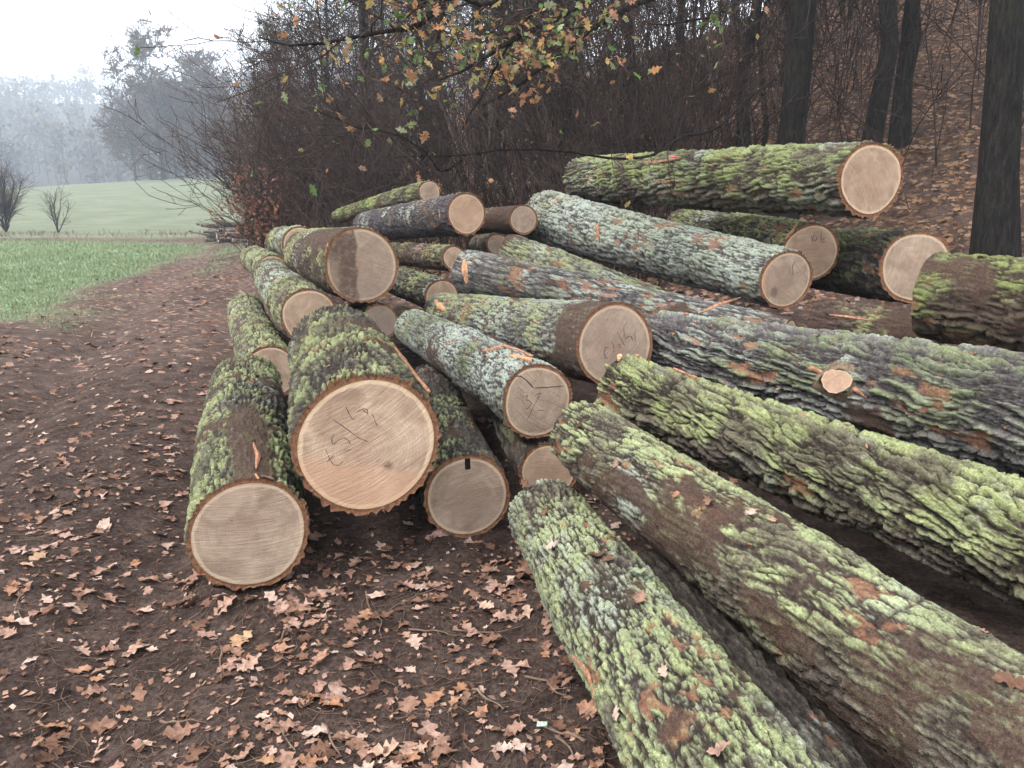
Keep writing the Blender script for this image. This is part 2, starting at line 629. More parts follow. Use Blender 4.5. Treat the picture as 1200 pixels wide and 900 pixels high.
def mat_ground():
    m, nt, b = newmat('ground')
    p = wpos(nt)
    sp_ = nd(nt, 'ShaderNodeSeparateColor')
    nt.links.new(attr(nt, 'gm'), sp_.inputs[0])
    n1 = noise(nt, p, 5.5, 6, .68)
    n2 = noise(nt, p, 46, 5, .7)
    n3 = noise(nt, p, 1.1, 4, .6)
    soil = ramp(nt, n1, [(.28, (.024, .0155, .0128)), (.5, (.060, .0405, .0335)), (.72, (.112, .079, .066))])
    soil = mixc(nt, 1.0, soil, mrange(nt, n2, .28, .74, .5, 1.55), 'MULTIPLY')
    ds = nd(nt, 'ShaderNodeSeparateColor')
    nt.links.new(attr(nt, 'dry'), ds.inputs[0])
    drys = ramp(nt, n1, [(.3, (.066, .044, .036)), (.5, (.125, .086, .072)), (.7, (.19, .138, .117))])
    soil = mixc(nt, ds.outputs[0], soil, mixc(nt, 1.0, drys, mrange(nt, n2, .28, .74, .62, 1.4), 'MULTIPLY'))
    soil = mixc(nt, mrange(nt, n3, .58, .72, 0, .45), soil, (.105, .072, .058))
    # small torn leaf scraps and far leaves that can no longer be told apart
    v = nd(nt, 'ShaderNodeTexVoronoi', i_Scale=13.0)
    mp = nd(nt, 'ShaderNodeVectorMath', operation='ADD')
    w = nd(nt, 'ShaderNodeTexNoise', i_Scale=16.0)
    nt.links.new(p, w.inputs['Vector'])
    wv = nd(nt, 'ShaderNodeVectorMath', operation='SCALE')
    wv.inputs['Scale'].default_value = .12
    nt.links.new(w.outputs['Color'], wv.inputs[0])
    nt.links.new(p, mp.inputs[0])
    nt.links.new(wv.outputs[0], mp.inputs[1])
    nt.links.new(mp.outputs[0], v.inputs['Vector'])
    vs = nd(nt, 'ShaderNodeSeparateColor')
    nt.links.new(v.outputs['Color'], vs.inputs[0])
    lc = ramp(nt, vs.outputs[0], LEAF_STOPS)
    lw = ramp(nt, vs.outputs[0], [(0, (.06, .034, .022)), (.4, (.13, .075, .046)), (.75, (.21, .125, .075)), (1, (.28, .17, .105))])
    lc = mixc(nt, mrange(nt, sp_.outputs[2], .75, .92), lc, lw)
    dens = mth(nt, 'ADD', mth(nt, 'MULTIPLY', sp_.outputs[2], .72), -.02)
    isl = mth(nt, 'MULTIPLY', mth(nt, 'LESS_THAN', vs.outputs[1], dens), mrange(nt, v.outputs['Distance'], .62, .5))
    dirt = mixc(nt, isl, soil, lc)
    green = ramp(nt, noise(nt, p, 2.4, 6, .7), [(.28, (.125, .17, .095)), (.5, (.20, .265, .15)), (.72, (.29, .355, .215))])
    green = mixc(nt, 1.0, green, mrange(nt, noise(nt, p, 14, 5, .75), .3, .72, .66, 1.34), 'MULTIPLY')
    dry = ramp(nt, noise(nt, p, .35, 7, .7), [(.3, (.135, .118, .085)), (.44, (.125, .145, .092)), (.58, (.165, .182, .122)), (.72, (.185, .16, .115))])
    c = mixc(nt, sp_.outputs[0], dirt, green)
    c = mixc(nt, sp_.outputs[1], c, dry)
    nt.links.new(c, b.inputs['Base Color'])
    h = mth(nt, 'ADD', n2, mth(nt, 'MULTIPLY', noise(nt, p, 150, 3, .7), .6))
    bump(nt, b, h, .022, .9)
    b.inputs['Roughness'].default_value = .95
    return m


# leaf cover: hillside strong, pile foot thin, track middling and growing with distance
nn = fbm(np.stack([GX, GY, GX * 0], -1) * .55, 77, 3)
cover = sm(150, 120, GY) * np.clip(lit_m * .95 + (1 - lit_m) * (sm(4, 12, GY) * (.35 + .7 * (nn - .35))), 0, 1)
tu_ = track_u(GX, GY)
rutm = np.exp(-((tu_ - .8) / .3) ** 2) + np.exp(-((tu_ + .85) / .3) ** 2)
dry = np.clip(sm(3.2, 9, GY + 1.2 * (nn - .5)) * (.45 + .9 * (nn - .35)) + .6 * rutm * sm(8, 15, GY), 0, 1) * (1 - lit_m) * sm(60, 45, GY)
G = obj('ground', mesh_np('ground', np.stack([GX, GY, GZ], -1), gq, cols={'dry': np.stack([dry, dry, dry], -1).reshape(-1, 3), 'gm': np.stack([near_m, far_m, cover], -1).reshape(-1, 3)}, mat=mat_ground()),
        kind='structure')

# ------------------------------------------------------------------ the logs
# near end centre, radius, far end centre, radius (metres, camera foot at 0,0)
LOGS = {
'L1': ((-1.081,2.938,0.260),0.260,(-1.934,5.418,0.269),0.266),
'L2': ((-0.603,3.082,0.602),0.327,(-1.139,4.912,0.644),0.322),
'L3': ((-0.216,3.437,0.226),0.220,(-0.633,5.804,0.197),0.197),
'L4': ((0.136,3.941,0.568),0.212,(-0.841,6.420,0.554),0.169),
'L5': ((0.194,3.937,0.174),0.174,(-0.084,6.110,0.171),0.167),
'L6': ((0.608,4.431,0.772),0.264,(-0.653,7.135,0.565),0.209),
'A': ((0.544,1.471,0.230),0.229,(0.156,3.264,0.201),0.187),
'B': ((1.212,1.430,0.335),0.228,(0.321,3.497,0.525),0.178),
'C': ((1.944,2.585,0.352),0.246,(0.556,3.985,0.640),0.188),
'D': ((2.622,2.816,0.691),0.311,(0.999,4.763,0.683),0.252),
'E': ((1.600,5.230,0.730),0.155,(-0.395,6.655,1.013),0.196),
'F': ((1.330,6.050,0.700),0.165,(0.000,7.698,1.115),0.177),
'K': ((2.033,5.724,1.027),0.234,(0.393,8.912,1.403),0.318),
'M': ((2.473,5.482,1.737),0.277,(0.802,9.104,1.838),0.264),
'N': ((2.393,6.221,1.202),0.245,(2.000,9.184,1.308),0.220),
'O': ((2.912,5.580,1.121),0.282,(2.868,7.906,1.051),0.295),
'P': ((3.380,3.869,1.010),0.295,(2.600,4.772,1.018),0.281),
'AE': ((2.948,4.932,0.707),0.200,(2.218,5.570,0.719),0.187),
'G': ((0.871,1.670,0.118),0.118,(0.591,2.879,0.125),0.123),
'Q': ((-1.291,6.656,1.058),0.337,(-2.472,9.441,0.956),0.314),
'Rr': ((-2.644,9.783,1.052),0.251,(-3.625,12.200,0.970),0.237),
'S': ((-1.737,6.548,0.623),0.264,(-2.921,9.321,0.718),0.220),
'T': ((-3.057,9.909,0.699),0.244,(-4.378,13.133,0.642),0.230),
'Uu': ((-1.950,6.053,0.253),0.234,(-3.293,9.453,0.286),0.222),
'V': ((-1.164,6.742,0.556),0.174,(-1.711,8.759,0.392),0.166),
'W': ((-0.692,7.592,0.672),0.194,(-1.557,9.842,0.641),0.183),
'X': ((-0.566,7.679,1.042),0.143,(-1.524,9.925,0.949),0.150),
'Y': ((-0.457,7.900,1.469),0.221,(-2.055,11.063,1.246),0.211),
'Z': ((-0.962,9.274,1.693),0.154,(-2.954,13.347,1.337),0.129),
'AA': ((0.121,8.110,1.408),0.164,(-0.443,10.232,1.335),0.167),
'AB': ((-0.157,8.312,1.147),0.133,(-0.469,10.613,1.022),0.131),
'AC': ((-0.932,7.281,0.361),0.161,(-1.372,9.431,0.193),0.158),
'AD': ((-0.298,7.114,0.700),0.141,(-0.581,9.510,0.522),0.137),
'AF': ((-0.016,7.074,0.656),0.126,(-0.158,9.510,0.522),0.127),
}


def face_disc(c, n, rw_fun, rnd, stain_fun, nr=14, na=96):
    ex = nrm(np.array([1., 0, 0]) - n[0] * n)
    ey = np.cross(n, ex)
    a = np.arange(na) / na * 2 * np.pi
    rr = np.linspace(0, 1, nr + 1)[1:] ** .8
    A, RR = np.meshgrid(a, rr)
    W = rw_fun(A)
    x, y = np.cos(A) * RR, np.sin(A) * RR
    P = c + (W * x)[..., None] * ex + (W * y)[..., None] * ey
    fu = np.stack([x, y, np.full_like(x, rnd)], -1).reshape(-1, 3)
    V = np.vstack([P.reshape(-1, 3), c[None]])
    fu = np.vstack([fu, [[0, 0, rnd]]])
    k, i = np.meshgrid(np.arange(nr - 1), np.arange(na), indexing='ij')
    i2 = (i + 1) % na
    Q = np.stack([k * na + i, (k + 1) * na + i, (k + 1) * na + i2, k * na + i2], -1).reshape(-1, 4)
    i = np.arange(na)
    T = np.stack([np.full(na, nr * na), i, (i + 1) % na], -1)
    st = stain_fun(fu[:, 0], fu[:, 1]) if stain_fun else np.zeros((len(V), 3))
    return V, Q, T, fu, st, ex, ey


class Log:
    pass


ALL = {}


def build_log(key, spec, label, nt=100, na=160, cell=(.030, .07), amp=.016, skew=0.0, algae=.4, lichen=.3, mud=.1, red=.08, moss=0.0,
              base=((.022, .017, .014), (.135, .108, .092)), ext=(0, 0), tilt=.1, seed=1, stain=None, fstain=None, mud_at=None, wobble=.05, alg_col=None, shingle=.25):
    amp = amp * 1.75
    cell = (cell[0] * 1.12, cell[1] * 1.25)
    p0, r0, p1, r1 = np.array(spec[0]), spec[1], np.array(spec[2]), spec[3]
    ax = nrm(p1 - p0)
    L0 = np.linalg.norm(p1 - p0)
    # carry the log on past the surveyed ends where it runs out of the frame
    dr = (r1 - r0) / L0
    p0, r0 = p0 - ax * ext[0], r0 - dr * .5 * ext[0]
    p1, r1 = p1 + ax * ext[1], r1 + dr * .5 * ext[1]
    L = np.linalg.norm(p1 - p0)
    mid = (p0 + p1) / 2
    tc = nrm(np.array([0, 0, 1.6]) - mid)
    ez = nrm(tc + np.array([0, 0, .35]) - ((tc + np.array([0, 0, .35])) @ ax) * ax)     # theta 0 looks at the viewer, a little up
    ey = np.cross(ax, ez)
    ph = np.linspace(-np.pi, np.pi, na, endpoint=False)
    th = ph - .55 * np.sin(ph)
    s = np.linspace(0, 1, nt)
    S, TH = np.meshgrid(s, th, indexing='ij')
    E = np.cos(TH)[..., None] * ez + np.sin(TH)[..., None] * ey
    n0 = nrm(-ax * (1 - tilt) + nrm(np.array([0, 0, 1.6]) - p0) * tilt)
    n1 = nrm(ax + RNG.normal(size=3) * .05)
    Rm = r0 + (r1 - r0) * S
    c3 = np.stack([np.cos(TH), np.sin(TH), S * L * 1.6], -1)
    Rm = Rm * (1 + (fbm(c3 * 1.3 + seed * 7.1, seed + 3, 2) - .5) * 2 * wobble)
    srng_ = np.random.default_rng(seed)
    for _ in range(4):
        bs, bt_ = srng_.uniform(.12, .95), srng_.uniform(-2.2, 2.2)
        dth = np.mod(TH - bt_ + np.pi, 2 * np.pi) - np.pi
        Rm = Rm + srng_.uniform(-.012, .026) * np.exp(-((S - bs) * L / srng_.uniform(.08, .22)) ** 2 - (dth / srng_.uniform(.35, .7)) ** 2)
    offn = -(Rm * (E @ n0)) / (n0 @ ax)
    offf = -(Rm * (E @ n1)) / (n1 @ ax)
    a0 = S * L + offn * (1 - S) ** 2 + offf * S ** 2
    cen = p0 + S[..., None] * 0 + a0[..., None] * ax
    # slight sweep of the stem
    sw = nrm(np.cross(ax, [0, 0, 1])) * ((0 if key in 'ABC' else srng_.uniform(-.015, .015)) * np.sin(S * np.pi) + .006 * np.sin(S * 7 + seed) * S * (1 - S))[..., None] * L
    cen = cen + sw
    P0 = cen + Rm[..., None] * E
    Rav = (r0 + r1) / 2
    nx = max(8, int(round(2 * np.pi * Rav / cell[0])))
    wn1 = fbm(P0 * 14, seed + 20, 3) - .5
    wn2 = fbm(P0 * 14, seed + 40, 3) - .5
    wl = fbm(P0 * 4, seed + 60, 2) - .5
    wb = fbm(P0 * 2.2, seed + 65, 2) - .5
    u = TH / (2 * np.pi) * nx + skew * a0 / cell[0] + wn1 * 1.5 + wl * 2.4 + wb * 3.0
    v = a0 / cell[1] + wn2 * .9 + wb * 2.0
    f1, f2, cid, cdx, cdy = voro(u, v, nx, seed)
    edge = f2 - f1
    ridge = sm(.02, .30, edge)
    # long wandering fissures between the ridges, broken by the cross cracks above
    fu_ = TH / (2 * np.pi) * nx + skew * a0 / cell[0] + wl * 2.2 + wn2 * .8
    cper = np.stack([np.cos(fu_ / nx * 2 * np.pi) * nx / 6.3, np.sin(fu_ / nx * 2 * np.pi) * nx / 6.3, a0 / cell[1] * .45], -1)
    fis = np.abs(vnoise(cper * 1.15 + seed, seed + 500) * .7 + vnoise(cper * 2.4 + seed, seed + 510) * .3 - .5) * 2
    fisr = sm(.04, .30, fis)
    nx2 = nx * 3
    g1, g2, gid, _, _ = voro(TH / (2 * np.pi) * nx2 + skew * a0 / cell[0] * 3 + wn2 * 4.5, a0 / cell[1] * 3.4 + wn1 * 4.5, nx2, seed + 100)
    crk = sm(.01, .22, g2 - g1)
    fine = fbm(P0 * 55, seed + 80, 3)
    gr = fbm(P0 * 110, seed + 85, 2)
    plate = (.36 + .64 * ridge) * (.12 + .88 * fisr) * (.58 + .42 * cid) + shingle * ridge * np.clip(cdy * .6 + cdx * .5, -.6, .6)
    H = plate * .66 + crk * (.10 + .12 * gid) * (.35 + .65 * ridge) + fine * .18 + (gr - .5) * .12
    # patches
    lo = fbm(P0 * 2.6 + seed, seed + 200, 3)
    lo2 = fbm(P0 * 3.4 + seed * 3, seed + 230, 3)
    lo3 = fbm(P0 * 5.0 + seed * 5, seed + 260, 4)
    mid_n = fbm(P0 * 22, seed + 290, 3)
    mudm = sm(.60 - mud * .35, .68 - mud * .35, lo2 * .75 + mid_n * .25 - H * .05) if mud > 0 else H * 0
    if mud_at is not None:
        mudm = np.maximum(mudm, mud_at(a0, TH, P0, lo3 * .72 + mid_n * .28))
        mudm = mudm * sm(.9, .45, H - .5 * mudm + .3 * gr)
    redm = sm(.68 - red * .3, .72 - red * .3, lo3 * .6 + cid * .22 + mid_n * .18)
    h = amp * H * (.65 + .7 * lo)
    h = h * (1 - .72 * mudm) + amp * .62 * mudm * .72
    h = h * (1 - .7 * redm) + amp * .12 * redm
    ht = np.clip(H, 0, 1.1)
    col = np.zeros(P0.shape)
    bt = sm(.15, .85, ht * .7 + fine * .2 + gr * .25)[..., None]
    col[:] = np.array(base[0]) * (1 - bt) + np.array(base[1]) * bt  # shade of the cracks painted in: low bark takes the near-black base colour
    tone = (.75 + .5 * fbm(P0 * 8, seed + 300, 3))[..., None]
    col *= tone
    ac = np.array(alg_col or (.29, .32, .16))
    gcol = ac * (.72 + .55 * fbm(P0 * 11, seed + 310, 3))[..., None]
    gcol = gcol * (1.12 - .35 * mid_n[..., None]) + np.array([.03, .04, 0]) * (cid[..., None] - .5)
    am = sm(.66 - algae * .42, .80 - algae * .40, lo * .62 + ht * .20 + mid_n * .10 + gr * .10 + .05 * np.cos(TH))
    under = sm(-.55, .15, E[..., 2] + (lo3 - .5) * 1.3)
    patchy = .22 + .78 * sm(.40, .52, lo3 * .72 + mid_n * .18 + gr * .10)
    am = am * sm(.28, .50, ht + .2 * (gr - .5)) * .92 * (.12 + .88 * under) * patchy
    lcol = np.array([.36, .41, .345]) * (.75 + .5 * fbm(P0 * 13, seed + 320, 3))[..., None]
    lm = sm(.68 - lichen * .40, .78 - lichen * .38, (1 - lo) * .35 + lo3 * .3 + ht * .15 + mid_n * .08 + gr * .12) * sm(.28, .52, ht + .3 * (gr - .5)) * (.3 + .7 * sm(-.6, .1, E[..., 2]))
    mcol = np.array([.095, .135, .03]) * (.6 + .7 * fbm(P0 * 40, seed + 330, 2))[..., None]
    mm = sm(.72 - moss * .4, .78 - moss * .4, lo2 * .6 + lo3 * .4) if moss > 0 else lo * 0
    if lichen > .7:
        am = am * (1 - .75 * lm)
    col = col * (1 - lm[..., None] * .85) + lcol * lm[..., None] * .85
    col = col * (1 - am[..., None]) + gcol * am[..., None]
    col = col * (1 - mm[..., None]) + mcol * mm[..., None]
    h = h + mm * .006 * mid_n
    rcol = np.array([.215, .105, .065]) * (.6 + .8 * mid_n)[..., None]
    col = col * (1 - redm[..., None] * .8) + rcol * redm[..., None] * .8
    mcl = np.array([.072, .046, .036]) * (.7 + .6 * fine)[..., None]
    mk = (mudm * .93)[..., None]
    col = col * (1 - mk) + mcl * mk
    P = cen + (Rm - amp + h)[..., None] * E
    P[..., 2] = np.maximum(P[..., 2], .002)
    root = thing('oak_log', (mid[0], mid[1], max(0.0, min(p0[2] - r0, p1[2] - r1))), label, 'log', 'oak logs in the pile')
    o = np.array(root.location)
    k, i = np.meshgrid(np.arange(nt - 1), np.arange(na), indexing='ij')
    i2 = (i + 1) % na
    Q = np.stack([k * na + i, (k + 1) * na + i, (k + 1) * na + i2, k * na + i2], -1).reshape(-1, 4)
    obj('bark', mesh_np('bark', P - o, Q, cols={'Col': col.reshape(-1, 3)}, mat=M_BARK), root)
    lg = Log()
    lg.root, lg.o = root, o
    lg.P, lg.E, lg.ax, lg.th, lg.L = P, E, ax, th, L
    for e, (c, n, row, rr, sg) in enumerate(((cen[0].mean(0) * 0 + p0, n0, 0, r0, 1), (p1, n1, nt - 1, r1, -1))):
        hi = e == 0
        fna = max(48, na // 2) if hi else 40
        bt = .009 + .018 * rr
        exx = nrm(np.array([1., 0, 0]) - n[0] * n)
        eyy = np.cross(n, exx)
        out = P[row]
        q = out - c
        qa = np.arctan2(q @ eyy, q @ exx)
        qr = np.hypot(q @ eyy, q @ exx)
        od = np.argsort(qa)
        # wood radius follows the smooth stem, a little ragged
        base_r = np.interp(np.linspace(-np.pi, np.pi, 24, endpoint=False), qa[od], qr[od], period=2 * np.pi)
        sm_r = np.real(np.fft.ifft(np.fft.fft(base_r) * (np.minimum(np.arange(24), 24 - np.arange(24)) <= 4)))

        def rw(A, sm_r=sm_r, bt=bt):
            return np.interp(np.mod(A + np.pi, 2 * np.pi), np.linspace(0, 2 * np.pi, 25), np.append(sm_r, sm_r[0])) - bt - amp * .25
        V, Qf, Tf, fu, st, fx, fy = face_disc(c, n, rw, (seed * .137 + e * .41) % 1.0, fstain if hi else None, 14 if hi else 4, fna)
        fo = obj('cut_face', mesh_np('cut_face', V - o, Qf, Tf, True, cols={'stain': st}, vecs={'fuv': fu}, mat=M_FACE), root)
        # cut bark edge between wood and outer bark, a hair behind the face
        inn = c + (rw(qa) * .985)[:, None] * (np.cos(qa)[:, None] * exx + np.sin(qa)[:, None] * eyy) - n * .002
        mid_r = inn * .45 + out * .55 - n * (.0015 + .003 * RNG.random((len(out), 1)))
        V2 = np.vstack([inn, mid_r, out])
        i = np.arange(na)
        i2 = (i + 1) % na
        Q2 = np.vstack([np.stack([i, i2, na + i2, na + i], -1), np.stack([na + i, na + i2, 2 * na + i2, 2 * na + i], -1)])
        if sg < 0:
            Q2 = Q2[:, ::-1]
        obj('bark_edge', mesh_np('bark_edge', V2 - o, Q2, mat=M_RIM, smooth=False), root)
        if hi:
            lg.face, lg.c, lg.n, lg.ex, lg.ey, lg.rw = fo, c, n, fx, fy, float(rw(np.array([0.0]))[0])
    ALL[key] = lg
    return lg


def surf(lg, s, tdeg):
    """Point and normal on a log: s 0..1 from the near end, angle from the side that faces the viewer."""
    nt, na = lg.P.shape[:2]
    i = int(round(s * (nt - 1)))
    j = int(np.argmin(np.abs(lg.th - math.radians(tdeg))))
    return lg.P[i, j], lg.E[i, j]


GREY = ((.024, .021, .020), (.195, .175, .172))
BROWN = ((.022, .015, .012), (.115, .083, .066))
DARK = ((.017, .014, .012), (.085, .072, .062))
HI = dict(nt=308, na=214)
H2 = dict(nt=190, na=175)
MD = dict(nt=135, na=112)
LO = dict(nt=80, na=64)


def st_q(x, y):
    s = np.zeros((len(x), 3))
    s[:, 0] = sm(-.10, -.16, x + .03 * np.sin(y * 9)) * sm(-1.05, -.55, y - x * .4 + .25) * .9
    s[:, 1] = (.30 + .25 * sm(.2, -.8, y)) * (1 - s[:, 0])
    s[:, 0] *= 1 - .45 * sm(-.55, -.8, x) * sm(.5, -.2, y)
    return s


def st_grey(k):
    return lambda x, y: np.stack([x * 0, x * 0 + k, x * 0], -1)


def st_k(x, y):
    return np.stack([sm(.2, .12, np.hypot((x + .45) / .9, (y + .45) / 1.3)) * .7, x * 0 + .2, sm(-.72, -.86, x) * .5], -1)


def st_warm(k):
    return lambda x, y: np.stack([x * 0, x * 0, x * 0 + k], -1)


def st_l2(x, y):
    hole = sm(.10, .05, np.hypot((x - .28), (y + .36) * 1.1)) * .85
    warm = sm(-.25, -.45, y + .25 * x) * .45
    pale = sm(.2, .05, np.hypot(x + .72, y + .3)) * .0
    return np.stack([hole + pale, x * 0, warm + .12], -1)


def mud_b(a, th, P, n):
    a = a - .9
    w = np.sin(a * 2.1 + 1.2) * .2
    near = sm(1.15, .35, a + w + (n - .5) * 2.6) * sm(.75, .1, th + (n - .5) * 1.6 - .1)
    band = np.exp(-((th + .75 + .15 * np.sin(a * 3)) / .34) ** 2) * sm(2.3, 1.7, a)
    return np.clip(near * sm(.40, .50, n + .02) + sm(.50, .58, n * .7 + .24 * band + .02), 0, 1)


def mud_a(a, th, P, n):
    a = a - 1.3
    return sm(.56, .62, n * .8 + .22 * np.exp(-((a - .85) / .26) ** 2) * np.exp(-((th - .25) / .6) ** 2))


def mud_l1(a, th, P, n):
    return sm(.42, .56, n * .55 + .3 * np.exp(-((th - .1) / .5) ** 2) * sm(1.7, .9, a) + .05)


def mud_l6(a, th, P, n):
    return sm(.45, .55, n * .5 + .35 * sm(.62, .2, a))


def mud_q(a, th, P, n):
    return sm(.42, .55, n * .5 + .35 * sm(1.9, 1.4, a) * sm(.9, .2, np.abs(th + .2)))


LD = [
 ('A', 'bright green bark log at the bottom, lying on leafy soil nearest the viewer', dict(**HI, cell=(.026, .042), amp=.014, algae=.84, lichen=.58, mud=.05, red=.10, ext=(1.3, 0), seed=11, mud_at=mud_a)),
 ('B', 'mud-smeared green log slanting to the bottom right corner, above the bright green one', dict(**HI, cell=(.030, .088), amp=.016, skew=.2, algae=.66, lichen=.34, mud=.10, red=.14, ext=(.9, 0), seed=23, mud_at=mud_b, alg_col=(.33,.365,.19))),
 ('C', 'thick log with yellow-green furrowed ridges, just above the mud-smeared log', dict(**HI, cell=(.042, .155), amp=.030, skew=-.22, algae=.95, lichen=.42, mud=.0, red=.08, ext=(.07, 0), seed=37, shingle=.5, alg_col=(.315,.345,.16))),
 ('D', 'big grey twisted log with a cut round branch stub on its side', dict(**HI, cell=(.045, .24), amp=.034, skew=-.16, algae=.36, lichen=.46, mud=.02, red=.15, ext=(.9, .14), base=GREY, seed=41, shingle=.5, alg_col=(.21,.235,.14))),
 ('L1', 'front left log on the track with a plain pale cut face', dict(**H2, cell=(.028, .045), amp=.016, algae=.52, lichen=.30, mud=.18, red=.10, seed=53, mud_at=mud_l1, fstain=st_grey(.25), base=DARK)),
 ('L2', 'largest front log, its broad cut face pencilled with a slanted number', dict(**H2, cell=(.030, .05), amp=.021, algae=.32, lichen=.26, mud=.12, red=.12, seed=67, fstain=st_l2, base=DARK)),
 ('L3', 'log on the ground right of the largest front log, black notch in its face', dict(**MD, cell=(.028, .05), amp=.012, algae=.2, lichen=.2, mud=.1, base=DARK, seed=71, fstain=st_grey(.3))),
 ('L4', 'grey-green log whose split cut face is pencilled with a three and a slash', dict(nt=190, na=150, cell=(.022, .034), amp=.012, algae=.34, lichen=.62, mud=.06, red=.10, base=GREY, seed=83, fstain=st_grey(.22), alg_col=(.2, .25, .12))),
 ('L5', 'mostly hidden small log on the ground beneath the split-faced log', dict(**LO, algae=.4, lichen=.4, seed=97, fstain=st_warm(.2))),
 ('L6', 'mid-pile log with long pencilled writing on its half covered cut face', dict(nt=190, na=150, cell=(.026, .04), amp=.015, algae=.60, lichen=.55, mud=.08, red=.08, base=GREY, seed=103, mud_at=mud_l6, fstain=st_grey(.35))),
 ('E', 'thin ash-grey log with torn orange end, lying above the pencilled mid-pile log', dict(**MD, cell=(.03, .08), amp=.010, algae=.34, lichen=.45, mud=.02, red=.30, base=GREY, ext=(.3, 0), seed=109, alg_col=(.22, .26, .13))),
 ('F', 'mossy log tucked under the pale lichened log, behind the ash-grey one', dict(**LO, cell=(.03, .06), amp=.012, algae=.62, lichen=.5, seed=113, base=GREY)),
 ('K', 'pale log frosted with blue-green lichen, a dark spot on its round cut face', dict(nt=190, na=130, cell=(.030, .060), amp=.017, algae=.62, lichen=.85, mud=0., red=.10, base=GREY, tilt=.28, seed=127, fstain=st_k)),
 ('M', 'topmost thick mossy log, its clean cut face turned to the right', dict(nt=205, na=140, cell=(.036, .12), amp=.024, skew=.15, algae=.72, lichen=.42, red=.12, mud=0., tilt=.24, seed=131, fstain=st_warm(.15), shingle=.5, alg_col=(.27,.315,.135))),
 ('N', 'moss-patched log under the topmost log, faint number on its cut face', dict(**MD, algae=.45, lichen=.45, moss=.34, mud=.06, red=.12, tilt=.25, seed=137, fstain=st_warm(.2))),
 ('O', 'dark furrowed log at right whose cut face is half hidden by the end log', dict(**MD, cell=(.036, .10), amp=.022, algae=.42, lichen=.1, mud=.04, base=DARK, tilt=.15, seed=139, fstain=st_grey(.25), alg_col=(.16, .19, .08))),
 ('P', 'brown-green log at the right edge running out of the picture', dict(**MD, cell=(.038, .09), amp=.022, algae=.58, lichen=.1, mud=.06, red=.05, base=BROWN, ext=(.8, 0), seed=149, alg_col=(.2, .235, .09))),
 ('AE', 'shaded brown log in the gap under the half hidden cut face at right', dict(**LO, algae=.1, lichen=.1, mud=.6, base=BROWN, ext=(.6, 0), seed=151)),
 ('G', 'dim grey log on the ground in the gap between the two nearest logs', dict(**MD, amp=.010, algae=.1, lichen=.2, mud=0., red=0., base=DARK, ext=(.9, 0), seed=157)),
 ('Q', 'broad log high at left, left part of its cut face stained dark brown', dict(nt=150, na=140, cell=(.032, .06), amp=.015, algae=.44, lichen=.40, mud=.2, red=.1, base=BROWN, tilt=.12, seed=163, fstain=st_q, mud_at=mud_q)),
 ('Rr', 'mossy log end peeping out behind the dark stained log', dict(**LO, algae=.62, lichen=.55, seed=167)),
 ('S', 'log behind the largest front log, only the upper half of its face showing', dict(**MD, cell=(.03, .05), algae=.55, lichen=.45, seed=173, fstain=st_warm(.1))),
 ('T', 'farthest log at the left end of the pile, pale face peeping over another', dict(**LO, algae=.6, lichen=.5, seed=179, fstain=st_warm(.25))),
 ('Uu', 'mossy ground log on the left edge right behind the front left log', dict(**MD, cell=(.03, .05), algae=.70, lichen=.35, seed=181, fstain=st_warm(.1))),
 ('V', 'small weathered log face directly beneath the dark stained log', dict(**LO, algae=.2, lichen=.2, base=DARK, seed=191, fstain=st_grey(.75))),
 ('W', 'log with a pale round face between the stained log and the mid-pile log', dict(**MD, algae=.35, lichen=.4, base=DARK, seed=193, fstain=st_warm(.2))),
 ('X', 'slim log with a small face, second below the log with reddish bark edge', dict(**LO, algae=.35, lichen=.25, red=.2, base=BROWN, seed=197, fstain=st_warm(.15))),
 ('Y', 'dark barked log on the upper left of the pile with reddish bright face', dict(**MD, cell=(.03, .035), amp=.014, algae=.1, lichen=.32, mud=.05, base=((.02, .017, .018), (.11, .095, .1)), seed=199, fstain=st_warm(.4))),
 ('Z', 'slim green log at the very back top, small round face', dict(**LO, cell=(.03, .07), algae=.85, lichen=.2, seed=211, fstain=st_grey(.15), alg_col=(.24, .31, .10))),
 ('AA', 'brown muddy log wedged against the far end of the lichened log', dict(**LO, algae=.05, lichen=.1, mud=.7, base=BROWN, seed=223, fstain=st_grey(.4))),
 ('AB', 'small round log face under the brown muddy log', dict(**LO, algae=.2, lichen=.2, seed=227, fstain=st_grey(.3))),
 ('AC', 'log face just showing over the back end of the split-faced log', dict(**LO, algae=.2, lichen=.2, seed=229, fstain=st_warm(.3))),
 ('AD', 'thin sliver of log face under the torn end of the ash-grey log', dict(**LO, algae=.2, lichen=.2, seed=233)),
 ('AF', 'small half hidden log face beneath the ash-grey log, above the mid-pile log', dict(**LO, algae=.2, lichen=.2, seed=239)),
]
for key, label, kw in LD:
    build_log(key, LOGS[key], label, **kw)


